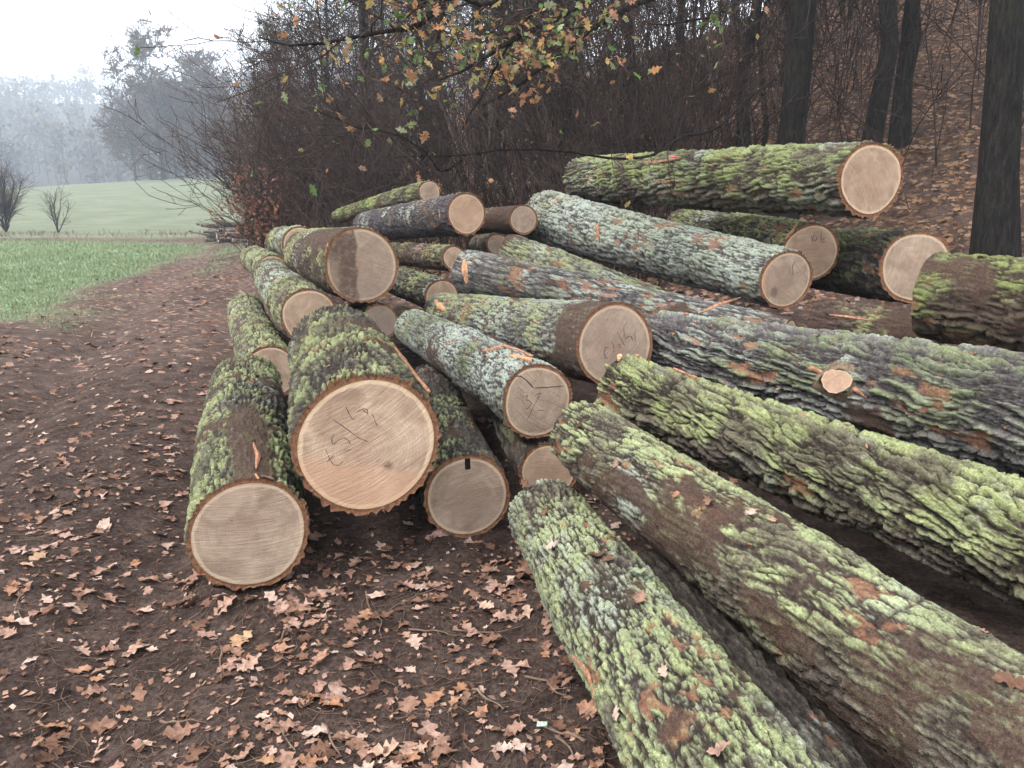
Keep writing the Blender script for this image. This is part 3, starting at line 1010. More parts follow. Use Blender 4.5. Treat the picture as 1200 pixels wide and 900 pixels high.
# ------------------------------------------------------------------ marks and torn bits on the logs
def strokes(key, lines, cx, cy, rad, width=.0031, mat=None, name='pencil_mark', even=False):
    """Lines given in photo-crop pixels about the face centre (cx, cy) with face radius rad."""
    lg = ALL[key]
    for ln in lines:
        q = np.array([((x - cx) / rad, (cy - y) / rad) for x, y in ln]) * lg.rw
        t = np.linspace(0, len(q) - 1, (len(q) - 1) * 4 + 1)
        qs = np.stack([np.interp(t, np.arange(len(q)), q[:, k]) for k in (0, 1)], -1)
        d = np.gradient(qs, axis=0)
        d /= np.linalg.norm(d, axis=1, keepdims=True) + 1e-9
        nv = np.stack([-d[:, 1], d[:, 0]], -1)
        w = (width * .5 * (.55 + .6 * RNG.random(len(qs))))[:, None]
        if even:
            w[:] = width * .5
        else:
            w[0] *= .4
            w[-1] *= .4
        V = []
        for sgn, up in ((1, .0012), (-1, .0012)):
            e = qs + nv * w * sgn
            V.append(lg.c + e[:, :1] * lg.ex + e[:, 1:] * lg.ey + lg.n * up - lg.o)
        n = len(qs)
        i = np.arange(n - 1)
        Q = np.stack([n + i, n + i + 1, i + 1, i], -1)
        obj(name, mesh_np(name, np.vstack(V), Q, mat=mat or M_PENCIL), lg.face)


strokes('L2', [[(172, 460), (195, 530), (215, 565), (245, 572), (272, 548)], [(175, 545), (222, 505)],
               [(232, 372), (212, 400), (216, 437), (255, 412), (285, 398), (315, 420), (322, 450)], [(285, 487), (330, 474)],
               [(225, 278), (300, 340), (370, 405), (432, 438)], [(305, 205), (325, 255), (342, 285), (358, 286)],
               [(370, 242), (410, 225), (435, 232)], [(402, 228), (435, 262), (432, 230)], [(460, 255), (475, 300), (490, 345)]], 432, 455, 408)
strokes('L4', [[(300, 398), (345, 385), (320, 435), (352, 440), (385, 470), (345, 520), (318, 528)], [(475, 380), (400, 520), (330, 650)],
               [(430, 386), (500, 370)], [(450, 550), (520, 560)]], 450, 450, 350, .004)
strokes('L4', [[(200, 178), (265, 185), (320, 225), (365, 270), (405, 315)], [(405, 315), (520, 318), (640, 318), (740, 316)]], 450, 450, 350, .007, name='split')
strokes('L6', [[(312, 457), (275, 450), (262, 490), (275, 555), (308, 555)], [(335, 395), (362, 430), (370, 475)],
               [(412, 440), (435, 425), (440, 455), (415, 456)], [(400, 305), (445, 375), (490, 445)],
               [(475, 265), (482, 340), (500, 380), (530, 350), (560, 355), (582, 402)], [(600, 310), (605, 410)]], 390, 440, 385, .0046)
strokes('L6', [[(350, 495), (440, 485), (490, 455)]], 390, 440, 385, .007, M_STRIP, 'splinter_scratch')
strokes('N', [[(620, 225), (640, 300)], [(652, 205), (635, 260), (660, 285), (685, 260), (665, 246)], [(715, 185), (720, 310)],
              [(762, 250), (735, 265), (740, 300), (760, 290)]], 635, 385, 250, .005)
# black saw notch at the top of the low right face
strokes('L3', [[(103, 1), (103, 14), (104, 29)]], 100, 100, 100, .026, mat_simple('notch_black', [(.3, (.008, .007, .007)), (.7, (.02, .017, .015))], 60), 'saw_notch', True)
strokes('K', [[(500, 430), (480, 470), (492, 520), (490, 555)]], 430, 590, 235, .006, name='crack')


def slab(name, pts, widths, thick, mat, parent=None, nor=None, **props):
    """A bent strip of torn bark: path points, half widths, thickness, facing normal."""
    pts = np.asarray(pts, float)
    n = len(pts)
    t = np.linspace(0, n - 1, 4 * (n - 1) + 1)
    P = np.stack([np.interp(t, np.arange(n), pts[:, k]) for k in range(3)], -1)
    W = np.interp(t, np.arange(n), widths)
    W = W * (.8 + .4 * RNG.random(len(t)))
    W[0] *= .35
    W[-1] *= .35
    T = nrm(np.gradient(P, axis=0))
    N = np.tile(np.asarray(nor, float), (len(t), 1)) if np.ndim(nor) == 1 else np.stack([np.interp(t, np.arange(n), np.asarray(nor)[:, k]) for k in range(3)], -1)
    S = nrm(np.cross(T, N))
    N = np.cross(S, T)
    rows = []
    for a, up in ((-1, 0), (-.5, .5), (0, .75), (.5, .5), (1, 0)):
        rows.append(P + S * (W * a)[:, None] + N * (thick * (.4 + up))[:, None] if np.ndim(thick) else P + S * (W * a)[:, None] + N * thick * (.35 + up + .25 * RNG.random((len(t), 1))))
    rows += [P + S * (W * a)[:, None] - N * thick * .5 for a in (.8, 0, -.8)]
    m, k = len(rows), len(t)
    V = np.stack(rows, 1).reshape(-1, 3)
    o = V.mean(0) if parent is None else np.array(ALL[parent].o)
    i, j = np.meshgrid(np.arange(k - 1), np.arange(m), indexing='ij')
    j2 = (j + 1) % m
    Q = np.stack([i * m + j, i * m + j2, (i + 1) * m + j2, (i + 1) * m + j], -1).reshape(-1, 4)
    ob = obj(name, mesh_np(name, V - o, Q, smooth=False, mat=mat), ALL[parent].root if parent else None, **props)
    if parent is None:
        ob.location = o
    return ob


def on_log(key, spec):
    pn = [surf(ALL[key], s, t) for s, t in spec]
    return np.array([p for p, n in pn]), np.array([n for p, n in pn])


def strip_on(key, spec, widths, thick, mat, name='peeled_bark', lift=.004):
    P, N = on_log(key, spec)
    slab(name, P + N * lift, widths, thick, mat, key, N)


def nearest_surf(key, u, v):
    """The (s, theta) of a log's visible skin that the photo shows at pixel (u, v)."""
    lg = ALL[key]
    q = lg.P - np.array([0, 0, 1.6])
    d = q @ np.array([0, CP, -SP])
    uu = 600 + 900 * q[..., 0] / d
    vv = 450 - 900 * (q @ np.array([0, SP, CP])) / d
    vis = ((lg.E * q).sum(-1) < 0) & (d > .3)
    e = np.where(vis, (uu - u) ** 2 + (vv - v) ** 2, 1e9)
    i, j = np.unravel_index(np.argmin(e), e.shape)
    return i / (lg.P.shape[0] - 1), math.degrees(lg.th[j])


def strip_px(key, px, widths, thick, mat=None, name='peeled_bark', lift=.004):
    if key not in ('L2', 'L4', 'N', 'E', 'L6'):
        widths = [w * .6 for w in widths]
    strip_on(key, [nearest_surf(key, *p) for p in px], widths, thick, mat or M_STRIP, name, lift)


strip_px('L2', [(440, 398), (462, 408), (485, 428), (507, 455)], [.012, .022, .02, .008], .008)
strip_px('L4', [(566, 414), (590, 406), (608, 412), (625, 420)], [.012, .022, .028, .018], .010)
strip_px('L4', [(598, 418), (612, 420), (624, 424)], [.008, .018, .012], .012, M_CHIP, 'splintered_wood')
strip_px('L1', [(297, 520), (302, 535), (300, 552)], [.010, .016, .008], .006)
strip_px('E', [(545, 305), (546, 318), (548, 332)], [.02, .03, .02], .012, M_CHIP, 'splintered_wood')
strip_px('N', [(935, 262), (929, 272), (925, 284)], [.012, .02, .01], .01, M_CHIP, 'splintered_wood')
strip_px('K', [(698, 262), (701, 270), (702, 282)], [.02, .045, .02], .01)
strip_px('M', [(752, 190), (770, 190), (800, 186)], [.012, .025, .012], .008)
strip_px('M', [(765, 212), (780, 213), (795, 211)], [.01, .022, .01], .006)
strip_px('D', [(935, 425), (955, 432), (970, 440)], [.012, .02, .014], .008)
strip_px('D', [(985, 448), (1005, 458), (1018, 466)], [.014, .02, .01], .008)
strip_px('C', [(788, 433), (802, 438), (818, 446)], [.012, .022, .012], .007)
strip_px('A', [(672, 768), (690, 790), (700, 815)], [.010, .03, .012], .005)
strip_px('L6', [(510, 352), (516, 358), (522, 364)], [.012, .024, .014], .008, M_CHIP, 'splintered_wood')
strip_px('Q', [(392, 288), (396, 296), (398, 306)], [.008, .02, .01], .01)
strip_px('Y', [(515, 245), (516, 254), (517, 262)], [.01, .015, .01], .006)
# pink forester's paint dab and a pale chip on the top log
strip_px('M', [(782, 183), (788, 184), (795, 184)], [.01, .018, .01], .003, M_PINK, 'paint_dab', .002)

# branch stub on the big grey log
lg = ALL['D']
s_, t_ = nearest_surf('D', 982, 446)
P_, N_ = surf(lg, s_, t_)
sn = nrm(N_ * .8 + nrm(np.array([0, 0, 1.6]) - P_) * .55)
sx = nrm(np.cross(sn, [0, 0, 1]))
sy = np.cross(sn, sx)
aa = np.arange(28) / 28 * 2 * np.pi
prof = [(.125, -.03), (.10, .0), (.082, .018), (.070, .036)]
V = []
for r_, h_ in prof:
    rv = r_ * (1 + .09 * np.sin(aa * 3 + 1) + .10 * (RNG.random(28) - .5))
    V.append(P_ + sn * h_ + (rv * np.cos(aa) * 1.05)[:, None] * sx + (rv * .82 * np.sin(aa))[:, None] * sy)
V = np.vstack(V) - lg.o
k_, i_ = np.meshgrid(np.arange(3), np.arange(28), indexing='ij')
Q = np.stack([k_ * 28 + i_, k_ * 28 + (i_ + 1) % 28, (k_ + 1) * 28 + (i_ + 1) % 28, (k_ + 1) * 28 + i_], -1).reshape(-1, 4)
ccol = np.tile(np.array([.17, .125, .085]), (len(V), 1)) * (.6 + .8 * RNG.random((len(V), 1)))
stub = obj('branch_stub', mesh_np('branch_stub', V, Q, cols={'Col': ccol}, mat=M_BARK), lg.root)
Vf, Qf, Tf, fu, st, _, _ = face_disc(P_ + sn * .037, sn, lambda A: .066 * (1 + .06 * np.sin(A * 3 + 1) + .03 * np.sin(A * 11)) / np.sqrt((np.cos(A) / 1.08) ** 2 + (np.sin(A) / .86) ** 2), .33, st_warm(.3), 8, 40)
obj('cut_face', mesh_np('cut_face', Vf - lg.o, Qf, Tf, cols={'stain': st}, vecs={'fuv': fu}, mat=M_FACE), stub)


# loose chips of bark and wood lying on the logs
def chip_mesh(seed):
    r = np.random.default_rng(seed)
    n = 9
    a = np.arange(n) / n * 2 * np.pi
    rad = (.55 + .45 * r.random(n))
    top = np.stack([np.cos(a) * rad, np.sin(a) * rad * .5, .12 + .08 * r.random(n)], -1)
    bot = np.stack([np.cos(a) * rad * 1.08, np.sin(a) * rad * .55, -.1 - .05 * r.random(n)], -1)
    V = np.vstack([top, bot, [[0, 0, .22]], [[0, 0, -.15]]])
    i = np.arange(n)
    j = (i + 1) % n
    return V, np.stack([n + i, n + j, j, i], -1), np.vstack([np.stack([i, j, np.full(n, 2 * n)], -1), np.stack([n + j, n + i, np.full(n, 2 * n + 1)], -1)])


CH = []
for k in range(4):
    V, Q, T = chip_mesh(k)
    CH.append([mesh_np('bark_chip', V, Q, T, False, mat=mm) for mm in (M_STRIP, M_CHIP)])


def basis(n, spin):
    n = nrm(n)
    x = nrm(np.cross(n, [.3, .2, 1] if abs(n[2]) < .9 else [1, 0, 0]))
    y = np.cross(n, x)
    c, s = math.cos(spin), math.sin(spin)
    return np.stack([x * c + y * s, -x * s + y * c, n], 1)


def put(ob, pos, n, spin, scale, o=None):
    from mathutils import Matrix
    B = basis(n, spin) * (np.array(scale)[None] if np.ndim(scale) else scale)
    M = Matrix([[*B[0], pos[0] - (o[0] if o is not None else 0)], [*B[1], pos[1] - (o[1] if o is not None else 0)],
                [*B[2], pos[2] - (o[2] if o is not None else 0)], [0, 0, 0, 1]])
    ob.matrix_local = M


crng = np.random.default_rng(5)
chips = [('D', 805, 366, .055, 0), ('D', 815, 378, .03, 0), ('D', 832, 384, .03, 0), ('D', 845, 372, .022, 1), ('D', 858, 380, .026, 0), ('D', 790, 392, .03, 1),
         ('D', 835, 400, .024, 0), ('D', 870, 388, .02, 1), ('D', 900, 372, .03, 0), ('D', 920, 380, .02, 0), ('D', 1140, 415, .025, 0), ('D', 912, 455, .025, 1),
         ('C', 748, 418, .045, 1), ('C', 726, 420, .06, 1), ('C', 850, 445, .02, 0), ('C', 1015, 525, .03, 0), ('C', 940, 478, .018, 0), ('D', 1180, 500, .02, 0),
         ('E', 760, 345, .025, 0), ('E', 740, 338, .022, 0), ('E', 720, 333, .02, 0), ('E', 785, 352, .03, 0), ('E', 700, 328, .018, 1), ('E', 660, 332, .018, 0),
         ('B', 700, 530, .016, 0), ('B', 760, 560, .014, 0), ('B', 822, 598, .018, 0), ('B', 880, 640, .016, 0), ('K', 790, 300, .02, 0), ('K', 848, 300, .02, 0),
         ('L2', 420, 420, .02, 0), ('L2', 385, 430, .024, 1), ('L2', 450, 425, .018, 0), ('L1', 300, 560, .03, 1), ('L1', 240, 560, .018, 0), ('L4', 540, 395, .02, 0),
         ('L4', 560, 410, .018, 1), ('M', 715, 184, .03, 1), ('A', 625, 575, .02, 0), ('A', 640, 600, .016, 0), ('L6', 640, 372, .014, 0)]
for key, u, v, sz, mi in chips:
    s_, t_ = nearest_surf(key, u, v)
    P_, N_ = surf(ALL[key], s_, t_)
    ob = obj('bark_chip', CH[crng.integers(4)][mi], ALL[key].root)
    put(ob, P_ + N_ * .008, nrm(N_ + crng.normal(size=3) * .25), crng.uniform(0, 6.28), (sz * .62, sz * .62 * crng.uniform(.5, 1), sz * .6), ALL[key].o)
# long pale splinter lying on the grey logs
a_, b_ = pix(818, 368, 4.62), pix(868, 349, 4.75)
slab('splinter', [a_, (a_ + b_) / 2 + [0, 0, .01], b_], [.008, .011, .004], .006, M_STRIP, 'D', np.array([0, -.5, .8]))
a_, b_ = pix(972, 369, 4.75), pix(1022, 376, 4.6)
slab('splinter', [a_, (a_ + b_) / 2 + [0, 0, .004], b_], [.008, .013, .006], .006, M_STRIP, 'D', np.array([0, -.4, .9]))


# ------------------------------------------------------------------ leaves
def leaf_base(seed, st=19, nl=3.3):
    """Lobed oak leaf, 1 long, lying in XY with folded, curling blade."""
    r = np.random.default_rng(seed)
    t = np.linspace(0, 1, st)
    env = np.sin(np.pi * np.clip(t, .0, 1) ** .85) ** .8 * .30 * (.6 + .55 * t)
    ph = r.uniform(-.2, .2)
    lob = lambda s: env * (1 + .42 * np.cos(t * 2 * np.pi * (nl + .5 * r.random()) + s + ph)) * (.92 + .16 * r.random(st))
    wl, wr = lob(.3), lob(.6)
    wl[0] = wr[0] = .012
    wl[-1] = wr[-1] = .03
    curl = r.uniform(-.3, .3)
    fold = r.uniform(.0, .32)
    tw = r.uniform(-.5, .5)
    zc = curl * (t - .5) ** 2 * 1.2 + .05 * np.sin(t * r.uniform(4, 9) + seed)
    mid = np.stack([t - .5, .03 * np.sin(t * 3 + seed), zc], -1)

    def side(w, sg):
        f = fold + tw * sg * (t - .3) * .8
        cur = r.uniform(-.4, .5)
        a = np.stack([t - .5 + .05 * (t > .1) * (1 - t), mid[:, 1] + sg * w * .55, zc + w * f * .55 + .02 * r.normal(size=st)], -1)
        b = np.stack([t - .5 + .09 * (t > .1) * (1 - t), mid[:, 1] + sg * w * np.cos(f * .5), zc + w * (f + cur * .5) + .02 * r.normal(size=st)], -1)
        return a, b
    la, lb = side(wl, 1)
    ra, rb = side(wr, -1)
    V = np.stack([lb, la, mid, ra, rb], 1).reshape(-1, 3)
    i, j = np.meshgrid(np.arange(st - 1), np.arange(4), indexing='ij')
    Q = np.stack([i * 5 + j, (i + 1) * 5 + j, (i + 1) * 5 + j + 1, i * 5 + j + 1], -1).reshape(-1, 4)
    return V, Q


def small_leaf(seed):
    V, Q = leaf_base(seed, 9, 2.2)
    V = V.reshape(9, 5, 3)[:, [0, 2, 4]].reshape(-1, 3)
    i, j = np.meshgrid(np.arange(8), np.arange(2), indexing='ij')
    return V, np.stack([i * 3 + j, (i + 1) * 3 + j, (i + 1) * 3 + j + 1, i * 3 + j + 1], -1).reshape(-1, 4)


LEAF = [mesh_np('oak_leaf', *leaf_base(k), mat=M_LEAF) for k in range(14)]
LEAFT = [mesh_np('oak_leaf_hanging', *leaf_base(k + 50, 13, 3.0), mat=M_LEAFT) for k in range(10)]

ground_logs = ['L1', 'L3', 'L5', 'A', 'G', 'Uu', 'B', 'C', 'AC']


def clear_of_logs(x, y, z=.0):
    ok = np.ones(len(x), bool)
    for k in ground_logs:
        lg = ALL[k]
        m = lg.P.mean(1)
        a, b = m[0], m[-1]
        ab = b[:2] - a[:2]
        t = np.clip(((x - a[0]) * ab[0] + (y - a[1]) * ab[1]) / (ab @ ab), 0, 1)
        r = np.linalg.norm(lg.P[0] - m[0], axis=1).mean()
        zc = a[2] + (b[2] - a[2]) * t
        rad = np.sqrt(np.maximum(r * r - np.minimum(zc - .03, r) ** 2, 0))
        ok &= np.hypot(x - a[0] - ab[0] * t, y - a[1] - ab[1] * t) > rad + .01
    return ok


def gnormal(x, y, e=.04):
    hx = (ground_h(x + e, y) - ground_h(x - e, y)) / (2 * e)
    hy = (ground_h(x, y + e) - ground_h(x, y - e)) / (2 * e)
    return nrm(np.stack([-hx, -hy, np.ones_like(hx)], -1))


lrng = np.random.default_rng(99)
# candidates over the wedge in view, thick right under the pile's front and in windrows along the track
N = 36000
d_ = 1.15 * (17 / 1.15) ** lrng.random(N)
x_ = lrng.uniform(-1.15, .30, N) * d_ * 1.05
y_ = d_
pp_ = np.stack([x_, y_, x_ * 0], -1)
cl = fbm(pp_ * 1.7, 401, 3)
strip_n = fbm(np.stack([x_ * 2.6 + y_ * .8, y_ * .45, x_ * 0], -1), 402, 3)
front = np.exp(-(((x_ - .05) / .75) ** 2 + ((y_ - 2.75) / .75) ** 2))
nm_, fm_, _l = ground_masks(x_, y_)
prob = (.16 + .50 * sm(.42, .66, .5 * cl + .5 * strip_n)) * (1 - .85 * nm_) + .42 * front * sm(.3, .6, cl + .1)
prob = prob * np.where(y_ < 8, 1, 1.25) * sm(.95, 1.4, y_)
keep = (lrng.random(N) < np.clip(prob, 0, 1) * np.clip((d_ / 3.0) ** 1.0, .42, 1.6) * .44) & clear_of_logs(x_, y_)
x_, y_ = x_[keep], y_[keep]
z_ = ground_h(x_, y_)
n_ = nrm(gnormal(x_, y_) + lrng.normal(size=(len(x_), 3)) * .13)
sz_ = .025 + .09 * lrng.random(len(x_)) ** 1.7 * np.where(lrng.random(len(x_)) < .3, .7, 1)
sp_a = lrng.uniform(0, 6.283, len(x_))
dist = np.hypot(np.hypot(x_, y_), 1.6)
u_ = 600 + 900 * x_ / (y_ * CP + (1.6 - z_) * SP)
inframe = (u_ > -10) & (u_ < 1210)
order = np.argsort(-(sz_ / dist) * inframe)
PARTL = order[:290]
REST = order[290:]
for q in PARTL:
    ob = obj('oak_leaf', LEAF[lrng.integers(len(LEAF))], G)
    put(ob, (x_[q], y_[q], z_[q] + .008 + .006 * lrng.random()), n_[q], sp_a[q], sz_[q])


def scatter(bases, pos, nor, spin, size, name, mat, parent=None, **props):
    nor = nrm(nor)
    ref = np.where(np.abs(nor[:, 2:3]) > .9, np.array([1., 0, 0]), np.array([0, 0, 1.]))
    X = nrm(np.cross(nor, ref))
    Y = np.cross(nor, X)
    c, s = np.cos(spin)[:, None], np.sin(spin)[:, None]
    A, B = X * c + Y * s, -X * s + Y * c
    which = np.random.default_rng(3).integers(0, len(bases), len(pos))
    vs, qs, rs, o = [], [], [], 0
    rr = np.random.default_rng(4).random(len(pos))
    for k, (V, Q) in enumerate(bases):
        m = which == k
        if not m.any():
            continue
        W = pos[m][:, None] + size[m][:, None, None] * (V[None, :, :1] * A[m][:, None] + V[None, :, 1:2] * B[m][:, None] + V[None, :, 2:] * nor[m][:, None])
        n = m.sum()
        vs.append(W.reshape(-1, 3))
        qs.append((Q[None] + (np.arange(n) * len(V))[:, None, None]).reshape(-1, Q.shape[1]) + o)
        rs.append(np.repeat(rr[m], len(V)))
        o += n * len(V)
    Qa = np.concatenate(qs)
    rs = np.concatenate(rs)
    kw = dict(quads=Qa) if Qa.shape[1] == 4 else dict(tris=Qa)
    me = mesh_np(name, np.concatenate(vs), cols={'rnd': np.stack([rs, rs, rs], -1)}, mat=mat, **kw)
    return obj(name, me, parent, **props)


SB = [small_leaf(k) for k in range(10)]
R_ = REST
scatter(SB, np.stack([x_, y_, z_ + .010], -1)[R_], n_[R_], sp_a[R_], sz_[R_] * np.where(y_[R_] > 7, 1.25, 1), 'leaf_litter', M_LEAF, G, kind='stuff')
# crumbled bits of leaf between the whole ones
N = 5200
dq = 1.2 * (9 / 1.2) ** lrng.random(N)
xq = lrng.uniform(-.9, .25, N) * dq
kq = clear_of_logs(xq, dq)
xq, yq = xq[kq], dq[kq]
scatter([(np.array([[-.5, 0, 0], [-.1, -.3, .05], [.5, -.05, .02], [.15, .35, .08]]), np.array([[0, 1, 2, 3]]))], np.stack([xq, yq, ground_h(xq, yq) + .006], -1),
        nrm(gnormal(xq, yq) + lrng.normal(size=(len(xq), 3)) * .25), lrng.uniform(0, 6.28, len(xq)), lrng.uniform(.008, .034, len(xq)), 'leaf_crumbs', M_LEAF, G, kind='stuff')
# leaf carpet on the wooded slope behind the pile
N = 8500
x2 = lrng.uniform(-3, 16, N)
y2 = lrng.uniform(6, 21, N)
k2 = slope_s(x2, y2) > -1.6 + lrng.normal(size=N) * .6
k2 &= (x2 / y2 > .12) & (x2 / y2 < .8)
x2, y2 = x2[k2], y2[k2]
z2 = ground_h(x2, y2)
scatter(SB, np.stack([x2, y2, z2 + .03], -1), nrm(gnormal(x2, y2, .3) + lrng.normal(size=(len(x2), 3)) * .4), lrng.uniform(0, 6.28, len(x2)),
        lrng.uniform(.07, .125, len(x2)), 'slope_leaf_litter', M_LEAFS, G, kind='stuff')

# leaves lying on the logs
for key, u, v, sz, tl in [('A', 612, 560, .07, 0), ('A', 650, 640, .06, 0), ('A', 700, 655, .08, 0), ('A', 712, 660, .06, 0), ('A', 748, 672, .10, 1), ('A', 752, 705, .07, 0), ('A', 690, 690, .05, 0),
                          ('A', 640, 605, .05, 0), ('A', 780, 790, .05, 0), ('A', 728, 838, .06, 0), ('A', 845, 880, .06, 0), ('B', 680, 500, .06, 0), ('B', 724, 545, .05, 0),
                          ('B', 880, 605, .06, 0), ('B', 905, 612, .05, 0), ('B', 1186, 803, .085, 0), ('B', 1150, 745, .04, 0), ('B', 830, 590, .05, 0), ('B', 795, 582, .04, 0),
                          ('C', 940, 490, .05, 0), ('C', 990, 500, .04, 0), ('C', 840, 440, .07, 1), ('D', 1085, 480, .05, 0), ('D', 960, 395, .04, 0), ('L2', 400, 410, .06, 0), ('L2', 455, 440, .05, 0),
                          ('L2', 395, 445, .07, 0), ('L1', 262, 480, .05, 0), ('L1', 310, 575, .07, 0), ('L1', 300, 440, .06, 0), ('K', 780, 285, .05, 0), ('M', 820, 190, .06, 0), ('M', 860, 178, .05, 0),
                          ('L6', 600, 358, .05, 0), ('Uu', 285, 380, .06, 0), ('P', 1150, 305, .07, 0), ('S', 320, 330, .06, 0)]:
    s_, t_ = nearest_surf(key, u, v)
    P_, N_ = surf(ALL[key], s_, t_)
    ob = obj('fallen_leaf', (LEAFT if tl else LEAF)[lrng.integers(10)], ALL[key].root)
    put(ob, P_ + N_ * .012, nrm(N_ + np.array([0, 0, .35]) + lrng.normal(size=3) * .2), lrng.uniform(0, 6.28), sz, ALL[key].o)

# twigs and soil crumbs on the ground
trng = np.random.default_rng(17)
tw_px = [(255, 760, 285, 800), (325, 845, 352, 880), (450, 720, 510, 690), (530, 745, 600, 735), (480, 738, 545, 742), (560, 812, 600, 830), (430, 700, 470, 740), (610, 800, 650, 830), (690, 880, 640, 850),
         (140, 570, 190, 545), (60, 500, 130, 470), (10, 560, 60, 540), (590, 660, 560, 690), (90, 460, 45, 462), (75, 392, 110, 388), (380, 850, 400, 890), (650, 870, 670, 895), (20, 700, 40, 740), (180, 840, 240, 850), (340, 740, 320, 765)]
for (u0, v0, u1, v1) in tw_px:
    pts = []
    for (u, v) in ((u0, v0), (u1, v1)):
        b = (450 - v) / 900
        d = 1.6 / (SP - b * CP)
        pts.append(pix(u, v, d))
    a, b = pts
    t = np.linspace(0, 1, 7)[:, None]
    ln = np.linalg.norm(b - a)
    P = a + (b - a) * t
    P[:, :2] += np.cumsum(trng.normal(size=(7, 2)) * .045 * ln, 0)
    P[:, 2] = ground_h(P[:, 0], P[:, 1]) + .010 + .02 * ln * trng.random(7)
    r0 = trng.uniform(.003, .0065)
    parts = [tubes(P[None], (np.linspace(1, .35, 7) * r0)[None], 5)]
    for _ in range(2):
        gP, gR = grow(P[None], (np.linspace(1, .35, 7) * r0)[None], 1, (.3, .8), (.2 * ln, .45 * ln), (30, 60), trng, 4, 0, .2, .6)
        gP[..., 2] = np.maximum(gP[..., 2], ground_h(gP[..., 0], gP[..., 1]) + .004)
        parts.append(tubes(gP, gR, 4))
    V, Q = merge(parts)
    obj('twig', mesh_np('twig', V, Q, mat=M_TWIG), G)
N = 6000
d_ = 1.2 * (8 / 1.2) ** trng.random(N)
x3 = trng.uniform(-.72, .2, N) * d_
k3 = clear_of_logs(x3, d_)
x3, y3 = x3[k3], d_[k3]
z3 = ground_h(x3, y3)
octv = np.array([[1, 0, 0], [-1, 0, 0], [0, .8, 0], [0, -.8, 0], [.1, 0, .7], [0, .1, -.6]]) * .5
octq = np.array([[4, 0, 2], [4, 2, 1], [4, 1, 3], [4, 3, 0], [5, 2, 0], [5, 1, 2], [5, 3, 1], [5, 0, 3]])
M_CRUMB = mat_simple('soil_crumb', [(.3, (.03, .02, .018)), (.55, (.075, .05, .042)), (.75, (.16, .11, .09))], 30)
scatter([(octv, octq)], np.stack([x3, y3, z3], -1), nrm(trng.normal(size=(len(x3), 3))), trng.uniform(0, 6, len(x3)), trng.uniform(.003, .016, len(x3)) * (1 + trng.random(len(x3)) ** 6), 'soil_crumbs', M_CRUMB, G, kind='stuff')
# straw-thin shreds of grass and bark among the leaves
N = 2600
d_ = 1.3 * (7 / 1.3) ** trng.random(N)
x4 = trng.uniform(-.72, .2, N) * d_
k4 = clear_of_logs(x4, d_)
x4, y4 = x4[k4], d_[k4]
a4 = trng.uniform(0, 6.28, len(x4))
l4 = trng.uniform(.015, .07, len(x4))
Pp = np.zeros((len(x4), 3, 3))
for k in range(3):
    Pp[:, k, 0] = x4 + np.cos(a4 + .3 * k) * l4 * (k - 1)
    Pp[:, k, 1] = y4 + np.sin(a4 + .3 * k) * l4 * (k - 1)
    Pp[:, k, 2] = ground_h(Pp[:, k, 0], Pp[:, k, 1]) + .006
V, Q = tubes(Pp, np.full((len(x4), 3), .0011), 3)
obj('straw_shreds', mesh_np('straw_shreds', V, Q, mat=M_TWIG), G, kind='stuff')
# small green and white plastic tag dropped on the soil
c_ = pix(635, 857, 1.6 / (SP + (857 - 450) / 900 * CP))
zt = float(ground_h(c_[0], c_[1])) + .012
tagm = mat_simple('tag_green', [(.4, (.16, .33, .2)), (.52, (.5, .6, .5)), (.6, (.2, .38, .24))], 60, .0005, rough=.5)
V = np.array([[sx_ * .016 + .002 * sy_, sy_ * .009, z] for z in (-.0015, .0015) for sx_, sy_ in ((-1, -1), (1, -1), (1, 1), (-1, 1))])
Q = np.array([[3, 2, 1, 0], [4, 5, 6, 7], [0, 1, 5, 4], [1, 2, 6, 5], [2, 3, 7, 6], [3, 0, 4, 7]])
tg = obj('plastic_tag', mesh_np('plastic_tag', V, Q, smooth=False, mat=tagm), label='tiny green plastic tag lying on the soil left of the bright green log', category='tag')
tg.location = (c_[0], c_[1], zt)
tg.rotation_euler = (.15, .1, .1)


# ------------------------------------------------------------------ grass and weeds
M_GRASS = mat_leaf('meadow_grass', [(0, (.11, .155, .075)), (.4, (.195, .27, .14)), (.75, (.275, .345, .195)), (.92, (.34, .34, .19)), (1, (.36, .31, .19))])
M_WEED = mat_leaf('dry_weeds', [(0, (.13, .095, .07)), (.5, (.22, .165, .12)), (1, (.30, .245, .17))])
grng = np.random.default_rng(21)
blade = (np.array([[-.045, 0, 0], [.045, 0, 0], [.02, .0, .55], [.0, .12, 1.0]]), np.array([[0, 1, 2], [0, 2, 3]]))


def up_scatter(x, y, size, name, mat, spread=.45, parent=None, dz=-.01, **props):
    z = ground_h(x, y) + dz
    rng = np.random.default_rng(8)
    nor = nrm(np.array([0, 0, 1.]) + rng.normal(size=(len(x), 3)) * spread * np.array([1, 1, .3]))
    return scatter([blade], np.stack([x, y, z], -1), nor, rng.uniform(0, 6.28, len(x)), size, name, mat, parent, **props)


